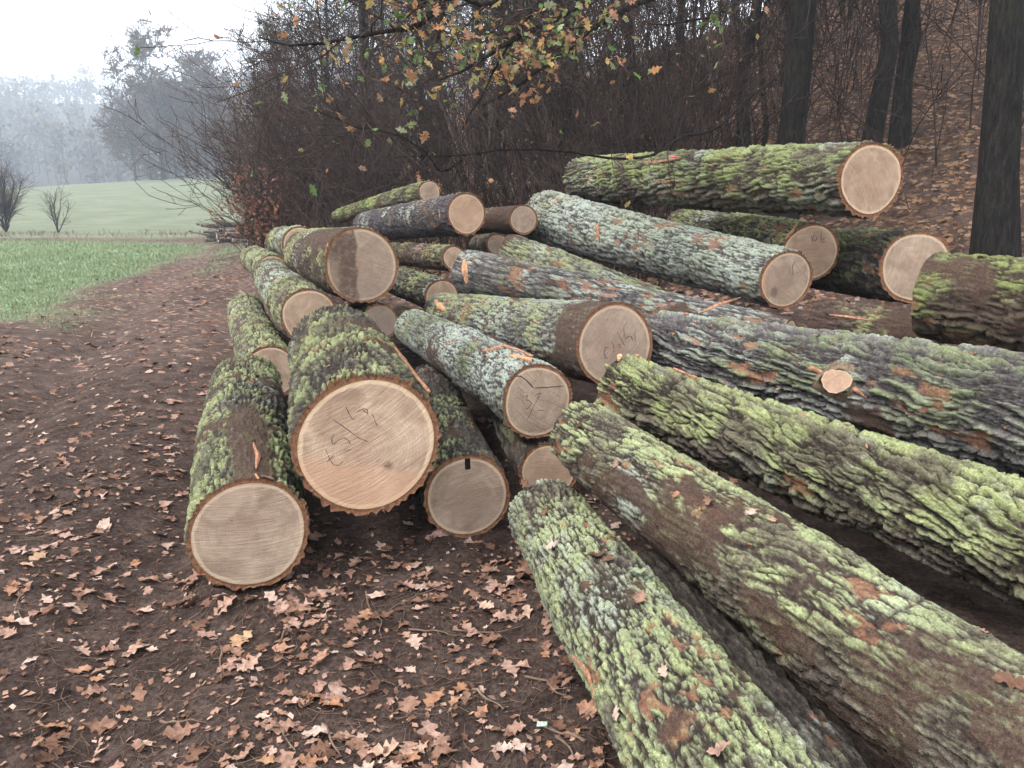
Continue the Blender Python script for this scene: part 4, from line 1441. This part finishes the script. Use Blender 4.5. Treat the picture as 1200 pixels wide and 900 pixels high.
N = 120000
y5 = 8 * (34 / 8) ** grng.random(N)
x5 = grng.uniform(-.85, -.25, N) * y5
near5, far5, l5 = ground_masks(x5, y5)
k5 = grng.random(N) < near5 * .9 * np.clip(y5 / 18, .5, 1)
x5, y5 = x5[k5], y5[k5]
up_scatter(x5, y5, grng.uniform(.04, .09, len(x5)) * (1 + .03 * y5), 'grass', M_GRASS, .7, kind='stuff',
           label='short green meadow grass left of the track', category='grass')
N = 5500
x6 = grng.uniform(-45, -9, N)
y6 = grng.uniform(33.8, 39, N)
k6 = (grng.random(N) < .12 + .8 * sm(.45, .62, fbm(np.stack([x6 * .5, y6, x6 * 0], -1), 9, 2))) & (slope_s(x6, y6) < -.5)
x6, y6 = x6[k6], y6[k6]
up_scatter(x6, y6, grng.uniform(.08, .34, len(x6)), 'dry_weeds', M_WEED, .35, kind='stuff', label='strip of dry brown weeds behind the green meadow', category='weeds')


# ------------------------------------------------------------------ trees
M_TRUNK = mat_trunk('tree_bark', [(.3, (.008, .007, .006)), (.52, (.022, .019, .017)), (.75, (.052, .046, .04))])
M_CROWN = mat_twig('bare_twigs', [(.3, (.024, .018, .0155)), (.55, (.052, .037, .031)), (.75, (.095, .068, .056))])
M_THICK = mat_twig('thicket_twigs', [(.3, (.014, .010, .009)), (.52, (.038, .027, .024)), (.68, (.075, .053, .047)), (.8, (.13, .092, .08))], 1.2)
M_GOLD = mat_leaf('clinging_leaves', [(0, (.22, .11, .05)), (.4, (.33, .19, .08)), (.75, (.42, .27, .12)), (1, (.28, .13, .07))], .3)
M_CLING = mat_leaf('brown_leaves', [(0, (.10, .06, .045)), (.5, (.17, .10, .075)), (1, (.25, .15, .10))], .3)
M_RED = mat_leaf('beech_leaves', [(0, (.20, .085, .055)), (.5, (.30, .14, .09)), (1, (.38, .20, .13))], .3)
quad_leaf = [(np.array([[-.5, 0, 0], [0, -.32, .06], [.5, 0, 0], [0, .32, .06]]), np.array([[0, 1, 2, 3]]))]


def tree_meshes(seed, h, r, n1=9, n2=60, n3=520, n4=1500, rmin=.0065, low=.3, lean=(0, 0), spread=.45, leaves=0, lmat=None, lsize=.09, sides=9, curve=.06, rt=.12, up=.5, crown=None):
    rng = np.random.default_rng(seed)
    K = 14
    t = np.linspace(0, 1, K)
    P = np.zeros((1, K, 3))
    P[0, :, 2] = t * h
    P[0, :, 0] = lean[0] * t * h + np.cumsum(rng.normal(size=K)) * curve * h / K
    P[0, :, 1] = lean[1] * t * h + np.cumsum(rng.normal(size=K)) * curve * h / K
    P[0, :, :2] -= P[0, 0, :2]
    R = r * ((1 - t) ** .8 * .9 + rt * .5)[None] * (1 + .45 * np.exp(-t * 22))[None]
    P[0, 0, 2] = -.25
    L1 = grow(P, R, n1, (low, .97), (h * spread * .6, h * spread), (35, 75), rng, 8, up, .16, .5)
    taper = 1 - .45 * (L1[0][:, 0, 2:3] / h)
    L1 = (L1[0][:, :1] + (L1[0] - L1[0][:, :1]) * taper[..., None], L1[1])
    L2 = grow(L1[0], L1[1], n2, (.15, 1), (h * .10, h * .22), (25, 65), rng, 6, .35, .2, .55)
    L3 = grow(L2[0], L2[1], n3, (.1, 1), (h * .05, h * .12), (25, 70), rng, 4, .2, .25, .55, .4)
    tv = merge([tubes(P, R, sides), tubes(*L1, 6)])
    cr = [tubes(L2[0], L2[1], 4), tubes(L3[0], np.maximum(L3[1], rmin), 3)]
    L4 = grow(L3[0], L3[1], n4, (.1, 1), (h * .03, h * .075), (20, 70), rng, 3, .1, .3, .7, .5)
    cr.append(tubes(L4[0], np.maximum(L4[1], rmin), 3))
    cv = merge(cr)
    out = [mesh_np('trunk', *tv, mat=M_TRUNK), mesh_np('crown', *cv, mat=crown or M_CROWN)]
    if leaves:
        src = L4[0][rng.integers(0, len(L4[0]), leaves), rng.integers(0, 3, leaves)] + rng.normal(size=(leaves, 3)) * .05
        o = scatter(quad_leaf, src, nrm(rng.normal(size=(leaves, 3)) + [0, 0, .3]), rng.uniform(0, 6.28, leaves), rng.uniform(.6, 1.2, leaves) * lsize, 'leaves', lmat)
        out.append(o.data)
        bpy.data.objects.remove(o)
    return out


def plant_tree(name, meshes, x, y, label, cat='tree', group=None, rz=0.0, sc=1.0, dz=-.05):
    t = thing(name, (x, y, float(ground_h(x, y, False)) + dz), label, cat, group)
    t.rotation_euler = (0, 0, rz)
    t.scale = (sc,) * 3
    for m, nme in zip(meshes, ('trunk', 'crown', 'foliage')):
        o = obj(nme, m, t)
        if nme == 'foliage':
            o['kind'] = 'stuff'
    return t


frng = np.random.default_rng(301)
FT = [tree_meshes(700 + k, 11 + k, .095 + .02 * k, 9, 50, 280, 650, low=.22, spread=.30, curve=.10, up=.9) for k in range(4)]
ST = [tree_meshes(720 + k, 6.5 + k * .6, .05, 10, 50, 300, 700, low=.12, spread=.40, curve=.16, up=.6) for k in range(3)]
# big trunk at the right
big = tree_meshes(741, 14, .205, 9, 50, 300, 800, low=.36, lean=(-.085, .0), spread=.3, curve=.02, sides=20, up=.8)
bx, by, _z = pix(1172, 292, 8.6)
plant_tree('forest_tree', big, bx, by, 'thick dark tree trunk at the far right behind the logs', rz=0)
twin = tree_meshes(743, 12, .14, 9, 50, 300, 800, low=.2, lean=(.03, 0), spread=.3, curve=.10, sides=12, up=.7)
for u, v, d, lab, rz, sc in [(1008, 250, 11.5, 'dark tree directly behind the topmost log, left of its cut face', .4, 1.0),
                             (1045, 255, 12.2, 'dark tree rising behind the cut face of the topmost log', 2.6, .95),
                             (872, 190, 13.0, 'dark tree behind the middle of the topmost log', 4.4, .8)]:
    a = pix(u, v, d)
    plant_tree('forest_tree', twin, a[0], a[1], lab, rz=rz, sc=sc)
cnt = 0
tries = 0
placed = [(bx, by)]
while cnt < 84 and tries < 5000:
    tries += 1
    d = 12 * (55 / 12) ** frng.random() if cnt < 54 else frng.uniform(21, 40)
    u = frng.uniform(330, 1290) if cnt < 54 else frng.uniform(390, 1180)
    x, y = (u - 600) / 900 * d, d
    s = slope_s(np.array(x), np.array(y))
    if (d > 22 and u < 420) or s < 2.0 or s > 34 or min(math.hypot(x - q[0], y - q[1]) for q in placed) < .7 + .022 * d:
        continue
    if d < 13.5 and u > 960:
        continue
    placed.append((x, y))
    k = frng.integers(4)
    slim = frng.random() < .35 or d < 15
    m = ST[frng.integers(3)] if slim else FT[k]
    plant_tree('slim_tree' if slim else 'forest_tree', m, x, y, 'slim bare sapling standing among the dark trees on the leafy slope' if slim else 'bare dark tree standing among others on the leafy slope',
               group='bare saplings on the slope' if slim else 'bare trees on the wooded slope', rz=frng.uniform(0, 6.28), sc=frng.uniform(.8, 1.2))
    cnt += 1

# trees along the wood's edge to the left, some still holding leaves
GT = [tree_meshes(760, 8.5, .10, 12, 90, 450, 1200, rmin=.0075, low=.15, spread=.42, leaves=2600, lmat=M_GOLD, lsize=.11),
      tree_meshes(761, 9.5, .12, 12, 90, 450, 1200, rmin=.0075, low=.18, spread=.40, leaves=1800, lmat=M_CLING, lsize=.10),
      tree_meshes(762, 10, .12, 12, 90, 450, 1200, rmin=.0075, low=.2, spread=.38, leaves=900, lmat=M_CLING, lsize=.10)]
for u, d, k, sc, lab in [(335, 24, 1, 0.59, 'bare tree at the wood edge right above the dark stained log'),
                         (330, 31, 0, 0.66, 'golden-leaved tree at the wood edge above the reddish beech bush'),
                         (308, 44, 0, 0.79, 'thinly leaved ochre tree farther along the wood edge'),
                         (390, 27, 2, 0.90, 'bare tree leaning over the thicket behind the oak branch'),
                         (352, 36, 2, 0.83, 'tall bare tree fading in mist beyond the wood edge'),
                         (290, 62, 1, 0.90, 'misty brownish tree where the wood edge meets the pale meadow'),
                         (276, 82, 2, 1.08, 'pale misty tree left of the wood edge'),
                         (440, 24, 2, 0.81, 'bare tree in the thicket behind the far top logs'),
                         (500, 21, 2, 0.77, 'dark bare tree above the slim green back log')]:
    a = pix(u, 260, d)
    plant_tree('edge_tree', GT[k], a[0], a[1], lab, rz=frng.uniform(0, 6.28), sc=sc)
# group of misty trees on the far meadow
MT = [tree_meshes(780, 13, .20, 20, 130, 500, 1200, rmin=.035, low=.05, spread=.55, leaves=5200, lmat=M_CLING, lsize=.24),
      tree_meshes(781, 11.5, .17, 20, 130, 500, 1200, rmin=.035, low=.04, spread=.55, leaves=4600, lmat=M_CLING, lsize=.24),
      tree_meshes(782, 11, .15, 20, 130, 500, 1200, rmin=.035, low=.05, spread=.5, leaves=3000, lmat=M_CLING, lsize=.22)]
for u, d, k, sc, lab in [(206, 137, 0, 1.55, 'foremost misty tree with long low boughs on the far meadow'),
                         (174, 153, 1, 1.36, 'leftmost tree of the misty group'),
                         (192, 162, 2, 1.74, 'misty tree with a bare crown top'),
                         (220, 149, 1, 1.36, 'misty tree right of the foremost one'),
                         (232, 145, 2, 1.30, 'misty slim tree in the middle of the group'),
                         (244, 141, 0, 1.36, 'misty reddish tree near the right end of the group'),
                         (256, 133, 2, 1.50, 'misty tree at the right end of the group'),
                         (210, 178, 2, 1.81, 'pale misty tree at the back of the group'),
                         (240, 182, 1, 1.74, 'faint tree behind the right part of the misty group'),
                         (266, 157, 1, 1.58, 'faint misty tree beside the wood edge')]:
    x, y = (u - 600) / 900 * d, d
    plant_tree('meadow_tree', MT[k], x, y, lab, rz=frng.uniform(0, 6.28), sc=sc)
# pine showing above the wood edge
pr = np.random.default_rng(55)
K = 10
P = np.zeros((1, K, 3))
P[0, :, 2] = np.linspace(0, 15, K)
Rr_ = np.linspace(.2, .03, K)[None]
L1 = grow(P, Rr_, 46, (.45, 1), (1.6, 2.8), (70, 95), pr, 6, .5, .12, .4)
L2 = grow(L1[0], L1[1], 420, (.3, 1), (.3, .8), (20, 60), pr, 4, .4, .2, .6)
nn_ = 9000
src = L2[0][pr.integers(0, 420, nn_), pr.integers(0, 4, nn_)] + pr.normal(size=(nn_, 3)) * .07
M_PINE = mat_leaf('pine_needles', [(0, (.025, .04, .025)), (.6, (.045, .07, .045)), (1, (.07, .09, .06))])
po = scatter([(np.array([[-.5, 0, 0], [0, -.12, .05], [.5, 0, .1], [0, .12, .05]]), np.array([[0, 1, 2, 3]]))], src, nrm(pr.normal(size=(nn_, 3)) + [0, 0, .4]), pr.uniform(0, 6, nn_), pr.uniform(.2, .4, nn_), 'needles', M_PINE)
pm = [mesh_np('trunk', *merge([tubes(P, Rr_, 8), tubes(*L1, 5)]), mat=M_TRUNK), mesh_np('crown', *tubes(*L2, 3), mat=M_CROWN), po.data]
bpy.data.objects.remove(po)
a = pix(338, 200, 75)
plant_tree('pine_tree', pm, a[0], a[1], 'dark blue-green pine rising above the wood edge in mist', sc=.98)
a = pix(316, 200, 92)
plant_tree('pine_tree', pm, a[0], a[1], 'fainter smaller pine left of the first', sc=.95, rz=2)


# shrubs with many stems
def shrub_meshes(seed, h, stems, tw=700, tw2=1500, spread=35, leaves=0, lmat=None, lsize=.08, r=.014, crown=None):
    rng = np.random.default_rng(seed)
    base = np.zeros((1, 2, 3))
    base[0, 1, 2] = .15
    S = grow(base, np.full((1, 2), r / .8), stems, (0, 1), (h * .7, h * 1.1), (4, spread), rng, 8, .35, .10, .8)
    T1 = grow(S[0], S[1], tw, (.2, 1), (h * .12, h * .35), (20, 60), rng, 5, .3, .15, .55)
    T2 = grow(T1[0], T1[1], tw2, (.2, 1), (h * .06, h * .16), (20, 60), rng, 4, .2, .2, .7)
    out = [mesh_np('stems', *tubes(*S, 5), mat=crown or M_CROWN), mesh_np('crown', *merge([tubes(T1[0], np.maximum(T1[1], .0035), 3), tubes(T2[0], np.maximum(T2[1], .003), 3)]), mat=crown or M_CROWN)]
    if leaves:
        src = T2[0][rng.integers(0, tw2, leaves), rng.integers(0, 4, leaves)] + rng.normal(size=(leaves, 3)) * .03
        o = scatter(quad_leaf, src, nrm(rng.normal(size=(leaves, 3))), rng.uniform(0, 6.28, leaves), rng.uniform(.6, 1.2, leaves) * lsize, 'leaves', lmat)
        out.append(o.data)
        bpy.data.objects.remove(o)
    return out


def plant_shrub(meshes, x, y, label, rz=0.0, sc=1.0, group=None):
    t = thing('bush', (x, y, float(ground_h(x, y, False)) - .04), label, 'bush', group)
    t.rotation_euler = (0, 0, rz)
    t.scale = (sc,) * 3
    for m, nme in zip(meshes, ('stems', 'crown', 'foliage')):
        o = obj(nme, m, t)
        if nme == 'foliage':
            o['kind'] = 'stuff'


b1 = shrub_meshes(801, 3.4, 12, 500, 1400, 32, r=.04)
plant_shrub(b1, -26.2, 40.5, 'dark leafless bush at the far left behind the green meadow')
b2 = shrub_meshes(802, 2.1, 6, 110, 260, 38, r=.03)
plant_shrub(b2, -23.2, 40, 'smaller sparse bush right of the dark leafless bush')
bb = shrub_meshes(803, 1.6, 12, 220, 600, 40, 900, M_RED, .10, r=.012)
a = pix(316, 280, 15.5)
plant_shrub(bb, a[0], a[1], 'reddish beech bush holding dry leaves behind the left log ends')
bb2 = shrub_meshes(804, 1.2, 9, 160, 420, 40, 260, M_RED, .10, r=.012)
a = pix(288, 285, 19)
plant_shrub(bb2, a[0], a[1], 'low reddish bush at the track bend')

# the thicket: a mass of arching stems along the wood's edge
krng = np.random.default_rng(900)


M_RUSSET = mat_twig('russet_twigs', [(.3, (.035, .023, .020)), (.52, (.085, .055, .048)), (.68, (.15, .098, .084)), (.8, (.21, .14, .115))], 1.2)


def thicket(nst, ntw, ntw2, pick, hr, name, label, r0=.010, arch=.55, seed=1, mat=None):
    rng = np.random.default_rng(seed)
    xy = pick(rng, nst)
    z = ground_h(xy[:, 0], xy[:, 1], False)
    K = 8
    h = rng.uniform(hr[0], hr[1], nst)
    d = nrm(np.stack([rng.normal(size=nst) * .28 - .10, rng.normal(size=nst) * .25 - .12, np.ones(nst)], -1))
    P = np.zeros((nst, K, 3))
    P[:, 0] = np.stack([xy[:, 0], xy[:, 1], z - .05], -1)
    bend = nrm(np.stack([rng.normal(size=nst) - .5, rng.normal(size=nst) - .5, rng.normal(size=nst) * .1 - .3], -1))
    for k in range(1, K):
        d = nrm(d + rng.normal(size=(nst, 3)) * .09 + bend * arch * .22 * (k / K))
        P[:, k] = P[:, k - 1] + d * (h / (K - 1))[:, None]
    R = (rng.uniform(.5, 1.4, nst) * r0)[:, None] * np.linspace(1, .3, K)[None]
    T1 = grow(P, R, ntw, (.12, 1), (.35, 1.2), (18, 55), rng, 5, .15, .14, .6)
    T2 = grow(T1[0], T1[1], ntw2, (.1, 1), (.15, .5), (20, 60), rng, 3, .1, .2, .7)
    V, Q = merge([tubes(P, R, 4), tubes(T1[0], np.maximum(T1[1], .0060), 3), tubes(T2[0], np.maximum(T2[1], .0054), 3)])
    return obj(name, mesh_np(name, V, Q, mat=mat or M_THICK), kind='stuff', label=label, category='thicket'), P, T1, T2


def pick_a(rng, n, ulo=425, uhi=830):      # behind the pile and down the left edge of the wood
    out = []
    while len(out) < n:
        d = 10.5 * (42 / 10.5) ** (rng.random() ** 1.2)
        u = rng.uniform(ulo, uhi)
        x = (u - 600) / 900 * d
        s = float(slope_s(np.array(x), np.array(d)))
        if .0 < s < 9 and rng.random() < math.exp(-s / 4.5) and math.hypot(x + .5, d - 8) > 2.2:
            out.append((x, d))
    return np.array(out)


thk, TP, T1_, T2_ = thicket(800, 3600, 4000, pick_a, (2.0, 4.6), 'thicket', 'dense dark leafless thicket right behind the log pile', seed=5)
thicket(760, 3900, 4600, lambda r, n: pick_a(r, n, 278, 470), (2.0, 4.3), 'russet_thicket', 'dense russet-brown leafless thicket along the wood edge left of the pile', seed=7, mat=M_RUSSET)


def pick_b(rng, n):
    out = []
    while len(out) < n:
        d = rng.uniform(10.5, 22)
        u = rng.uniform(640, 1240)
        x = (u - 600) / 900 * d
        s = float(slope_s(np.array(x), np.array(d)))
        if 1.2 < s < 12 and not (u > 1030 and rng.random() < .75):
            out.append((x, d))
    return np.array(out)


thicket(220, 2100, 2800, pick_b, (2.2, 5.0), 'undergrowth', 'thin tangled undergrowth between the trees on the leafy slope', r0=.011, arch=.3, seed=6)
# few yellowed scraps of leaf caught in the thicket
ls = krng.integers(0, len(T2_[0]), 520)
src = T2_[0][ls, krng.integers(0, 3, 520)]
scatter(quad_leaf, src, nrm(krng.normal(size=(520, 3))), krng.uniform(0, 6, 520), krng.uniform(.03, .08, 520), 'thicket_leaves', M_GOLD, thk, kind='stuff')

# far wood on the misty hill
N = 1000
hx = krng.uniform(-560, 20, N)
hy = 228 * (600 / 228) ** krng.random(N)
hk = (hx / hy > -.95) & (hx / hy < -.05)
hx, hy = hx[hk], hy[hk]
hz = ground_h(hx, hy, False)
bl = np.random.default_rng(2)
parts = []
n_ = len(hx)
hh = bl.uniform(10, 20, n_)
KK = 5
Pt = np.zeros((n_, KK, 3))
for k in range(KK):
    Pt[:, k] = np.stack([hx + bl.normal(size=n_) * .15, hy, hz + hh * k / (KK - 1)], -1)
Rt = np.linspace(.33, .06, KK)[None] * np.ones((n_, 1))
B1 = grow(Pt, Rt, n_ * 8, (.05, 1), (3.0, 6.5), (25, 65), bl, 4, .4, .15, .5)
V, Q = merge([tubes(Pt, Rt, 4), tubes(B1[0], np.maximum(B1[1], .09), 3)])
nq_ = n_ * 75
cp_ = B1[0][bl.integers(0, len(B1[0]), nq_), bl.integers(1, 4, nq_)] + bl.normal(size=(nq_, 3)) * 1.0
M_FAR = mat_leaf('far_crowns', [(0, (.05, .042, .038)), (.5, (.085, .066, .055)), (.8, (.12, .082, .06)), (1, (.17, .115, .07))])
fo_ = scatter(quad_leaf, cp_, nrm(bl.normal(size=(nq_, 3))), bl.uniform(0, 6.28, nq_), bl.uniform(1.0, 2.6, nq_), 'tmp', M_FAR)
obj('far_wood', mesh_np('far_wood', V, Q, mat=M_CROWN), kind='stuff', label='far wooded hillside almost lost in the mist', category='wood')
fw_ = bpy.data.objects['far_wood']
fo_.name = 'crowns'
fo_.parent = fw_
fo_['kind'] = 'stuff'

# stack of cut poles beside the track bend
srng = np.random.default_rng(66)
c_ = pix(262, 283, 29.0)
M_POLE = mat_simple('pole_bark', [(.3, (.06, .055, .05)), (.5, (.16, .145, .13)), (.72, (.34, .31, .27))], 7)
M_POLEEND = mat_simple('pole_end', [(.3, (.42, .33, .23)), (.7, (.6, .5, .37))], 12)
gz = float(ground_h(c_[0], c_[1], False))
nrow = [10, 8, 6, 5, 3]
pi = 0
for row, cntp in enumerate(nrow):
    for k in range(cntp):
        off = (k - (cntp - 1) / 2) * .21 + srng.uniform(-.04, .04)
        r = srng.uniform(.045, .095)
        ln = srng.uniform(.9, 2.0)
        ax = nrm(np.array([-.85, -.45 + srng.uniform(-.45, .45), srng.uniform(-.12, .22)]))
        side = np.array([.55, -.75, 0])
        cc = np.array([c_[0] + .3 + srng.uniform(-.25, .25), c_[1], gz + .09 + row * .14]) + side * off * .8 + np.array([off * .45, 0, 0])
        t = np.linspace(-.5, .5, 5)[:, None]
        Pp = cc + ax * t * ln + srng.normal(size=(5, 3)) * .018
        Pp[:, 2] = np.maximum(Pp[:, 2], gz + r)
        Rp = np.linspace(r * .75, r, 5)[::-1]
        po = thing('cut_pole', Pp[2], 'thin cut pole in the small heap beside the track bend', 'pole', 'cut poles heaped at the track bend')
        o = np.array(po.location)
        V, Q = tubes(Pp[None], Rp[None], 7)
        obj('bark', mesh_np('bark', V - o, Q, mat=M_POLE), po)
        for e in (0, 4):
            dd = nrm(Pp[e] - Pp[2])
            B = basis(dd, 0)
            a7 = np.arange(7) / 7 * 2 * np.pi
            Vd = Pp[e] + dd * .003 + (Rp[e] * .93 * np.cos(a7))[:, None] * B[:, 0] + (Rp[e] * .93 * np.sin(a7))[:, None] * B[:, 1]
            Vd = np.vstack([Vd, [Pp[e] + dd * .003]])
            obj('cut_end', mesh_np('cut_end', Vd - o, None, np.stack([np.arange(7), (np.arange(7) + 1) % 7, np.full(7, 7)], -1), mat=M_POLEEND), po)
        pi += 1

# ------------------------------------------------------------------ oak reaching over the pile
orng = np.random.default_rng(411)
tb = pix(915, 240, 10.2)
ox, oy = tb[0], tb[1]
oz = float(ground_h(ox, oy, False)) - .1
K = 12
P = np.zeros((1, K, 3))
tt = np.linspace(0, 1, K)
P[0, :, 0] = ox - .25 * tt + .12 * np.sin(tt * 5)
P[0, :, 1] = oy - .9 * tt ** 1.5
P[0, :, 2] = oz + 9.5 * tt
Rk = (.19 * (1 - .7 * tt) * (1 + .5 * np.exp(-tt * 20)))[None]
oak = thing('oak_tree', (ox, oy, oz), 'oak reaching leafy autumn boughs over the log pile from the top', 'tree')
oo = np.array(oak.location)
limbs = {
 'b1': ([(905, -150, 9.6), (820, -130, 8.2), (740, -60, 6.9), (690, 0, 6.1), (640, 28, 5.8), (600, 50, 5.5), (560, 78, 5.3), (520, 98, 5.2)], .055, .006),
 'b2': ([(905, -60, 9.7), (850, -30, 8.0), (780, -8, 7.0), (720, 22, 6.4), (665, 62, 6.0), (622, 90, 5.8), (575, 122, 5.6)], .045, .006),
 'b3': ([(908, 92, 9.9), (870, 122, 8.6), (838, 152, 7.4), (800, 162, 6.8), (762, 184, 6.4), (715, 187, 6.1), (655, 180, 5.8), (600, 178, 5.6), (540, 188, 5.5), (468, 190, 5.4)], .02, .004),
 'b4': ([(900, -240, 9.6), (760, -200, 7.2), (640, -110, 6.0), (560, -30, 5.5), (520, 2, 5.4), (485, 32, 5.25), (430, 42, 5.1), (360, 52, 5.0), (300, 45, 4.95)], .05, .004),
 'b5': ([(640, -110, 6.0), (600, -20, 5.5), (570, 3, 5.3), (530, -8, 5.2), (480, -12, 5.1), (400, -2, 5.0)], .026, .005),
 'b6': ([(740, -60, 6.9), (700, -30, 6.3), (650, -10, 5.9), (622, 20, 5.6), (600, 60, 5.5), (572, 110, 5.4), (545, 160, 5.35)], .024, .004),
 'b7': ([(905, -40, 9.7), (880, -10, 8.0), (850, 12, 7.0), (800, 20, 6.4), (760, 20, 6.2)], .025, .004),
 'b8': ([(540, 188, 5.5), (520, 200, 5.5), (500, 175, 5.4), (465, 158, 5.3), (420, 152, 5.2), (372, 128, 5.1)], .010, .003),
}
LP, LR = [], []
tmp = []
for nme, (cps, ra, rb) in limbs.items():
    C = np.array([pix(*c) for c in cps])
    t = np.linspace(0, len(C) - 1, 26)
    # smooth through the survey points
    i0 = np.clip(np.floor(t).astype(int), 0, len(C) - 2)
    f = (t - i0)[:, None]
    Cm = np.vstack([2 * C[0] - C[1], C, 2 * C[-1] - C[-2]])
    a0, a1, a2, a3 = Cm[i0], Cm[i0 + 1], Cm[i0 + 2], Cm[i0 + 3]
    Pn = .5 * (2 * a1 + (a2 - a0) * f + (2 * a0 - 5 * a1 + 4 * a2 - a3) * f ** 2 + (3 * a1 - a0 - 3 * a2 + a3) * f ** 3)
    Pn += np.cumsum(orng.normal(size=(26, 3)), 0) * .006
    Rn = ra + (rb - ra) * np.linspace(0, 1, 26) ** .8
    LP.append(Pn)
    LR.append(Rn)
    V, Q = tubes(Pn[None], Rn[None], 7)
    obj('bough', mesh_np('bough', V - oo, Q, mat=M_TRUNK), oak)
V, Q = tubes(P, Rk, 14)
obj('trunk', mesh_np('trunk', V - oo, Q, mat=M_TRUNK), oak)
LP, LR = np.array(LP), np.array(LR)
LPv = LP[:, 9:]
LRv = LR[:, 9:]
g1 = grow(LPv, LRv, 100, (.0, 1), (.35, .95), (25, 65), orng, 7, -.05, .16, .5, .35)
g2 = grow(g1[0], g1[1], 420, (.15, 1), (.12, .42), (25, 65), orng, 5, -.05, .2, .6, .5)
g3 = grow(g2[0], g2[1], 500, (.3, 1), (.05, .16), (20, 60), orng, 4, -.1, .2, .8, .6)
V, Q = merge([tubes(g1[0], np.maximum(g1[1], .003), 5), tubes(g2[0], np.maximum(g2[1], .0022), 4), tubes(g3[0], np.maximum(g3[1], .0016), 3)])
obj('crown', mesh_np('crown', V - oo, Q, mat=M_CROWN), oak)
cand = np.vstack([g3[0][:, -1], g2[0][:, -1], g3[0][:, 2]])
q = cand - np.array([0, 0, 1.6])
dd = q @ np.array([0, CP, -SP])
uu = 600 + 900 * q[:, 0] / dd
vv = 450 - 900 * (q @ np.array([0, SP, CP])) / dd
wgt = .05 + 1.3 * np.exp(-(((uu - 440) / 75) ** 2 + ((vv - 25) / 38) ** 2)) + 1.2 * np.exp(-(((uu - 555) / 60) ** 2 + ((vv - 75) / 35) ** 2)) \
    + 1.0 * np.exp(-(((uu - 640) / 60) ** 2 + ((vv - 40) / 45) ** 2)) + .5 * np.exp(-(((uu - 760) / 90) ** 2 + ((vv - 15) / 25) ** 2)) + .45 * np.exp(-(((uu - 600) / 45) ** 2 + ((vv - 100) / 25) ** 2))
wgt = np.where((vv > -15) & (uu > 320) & (uu < 880) & (vv < 112), wgt, np.where(vv < -15, .25, .05))
pk = orng.choice(len(cand), 267, replace=False, p=wgt / wgt.sum())
lv = [cand[k] for k in pk]
extra = [(765, 78, 5.8), (772, 70, 5.8), (712, 66, 5.6), (835, 98, 6.2), (842, 22, 6.3), (848, 30, 6.3), (750, 88, 5.8), (430, 168, 5.2), (383, 96, 5.0), (376, 100, 5.0), (470, 150, 5.3), (418, 84, 5.0), (452, 72, 5.1), (452, 86, 5.1),
         (612, 106, 5.5), (615, 115, 5.5), (628, 112, 5.5), (500, 102, 5.2), (635, 85, 5.7), (640, 92, 5.7), (640, 80, 5.7), (678, 125, 5.8), (658, 152, 5.8), (470, 72, 5.1), (475, 82, 5.1), (408, 92, 5.0), (397, 128, 5.0), (388, 118, 5.0), (448, 108, 5.1), (720, 75, 5.7), (900, 10, 6.8)]
lv += [pix(*e) for e in extra]
for p_ in lv:
    ob = obj('oak_leaf', LEAFT[orng.integers(len(LEAFT))], oak)
    hang = nrm(orng.normal(size=3) + np.array([0, -.3, .25]))
    put(ob, p_ + orng.normal(size=3) * .02 - [0, 0, .03], hang, orng.uniform(0, 6.28), orng.uniform(.06, .11), oo)
# the smaller leaves of the same spray, too many to tell apart
rest = np.setdiff1d(np.arange(len(cand)), pk)
wr = wgt[rest]
pk2 = orng.choice(rest, 420, replace=False, p=wr / wr.sum())
lsrc = cand[pk2] + orng.normal(size=(420, 3)) * .03
fo2 = scatter([leaf_base(k + 70, 9, 2.6) for k in range(6)], lsrc - oo, nrm(orng.normal(size=(420, 3)) + np.array([0, -.3, .3])), orng.uniform(0, 6.28, 420), orng.uniform(.04, .085, 420), 'foliage', M_LEAFT, oak, kind='stuff')
# thin hanging shoots that carry the outer leaves
for e in extra:
    p1_ = pix(*e)
    fl = LP.reshape(-1, 3)
    allp = np.vstack([g1[0].reshape(-1, 3), g2[0].reshape(-1, 3)])
    k = np.argmin(np.linalg.norm(allp - p1_, axis=1))
    t = np.linspace(0, 1, 6)[:, None]
    Pp = allp[k] + (p1_ - allp[k]) * t
    Pp[1:-1] += orng.normal(size=(4, 3)) * .012
    V, Q = tubes(Pp[None], np.linspace(.0028, .0014, 6)[None], 3)
    obj('shoot', mesh_np('shoot', V - oo, Q, mat=M_CROWN), oak)

# ------------------------------------------------------------------ mist
hm = bpy.data.materials.new('mist')
hm.use_nodes = True
nt = hm.node_tree
for n in list(nt.nodes):
    nt.nodes.remove(n)
ho = nt.nodes.new('ShaderNodeOutputMaterial')
hv = nt.nodes.new('ShaderNodeVolumePrincipled')
hv.inputs['Color'].default_value = (.78, .89, 1.0, 1)
hv.inputs['Density'].default_value = .0018
hv.inputs['Anisotropy'].default_value = .2
nt.links.new(hv.outputs[0], ho.inputs['Volume'])
hb = [(-670, 670), (-75, 920), (-3, 118)]
V = np.array([[hb[0][i], hb[1][j], hb[2][k]] for k in (0, 1) for i, j in ((0, 0), (1, 0), (1, 1), (0, 1))], float)
Q = np.array([[3, 2, 1, 0], [4, 5, 6, 7], [0, 1, 5, 4], [1, 2, 6, 5], [2, 3, 7, 6], [3, 0, 4, 7]])
obj('haze', mesh_np('haze', V, Q, smooth=False, mat=hm), kind='stuff', label='pale autumn mist filling the valley', category='mist')
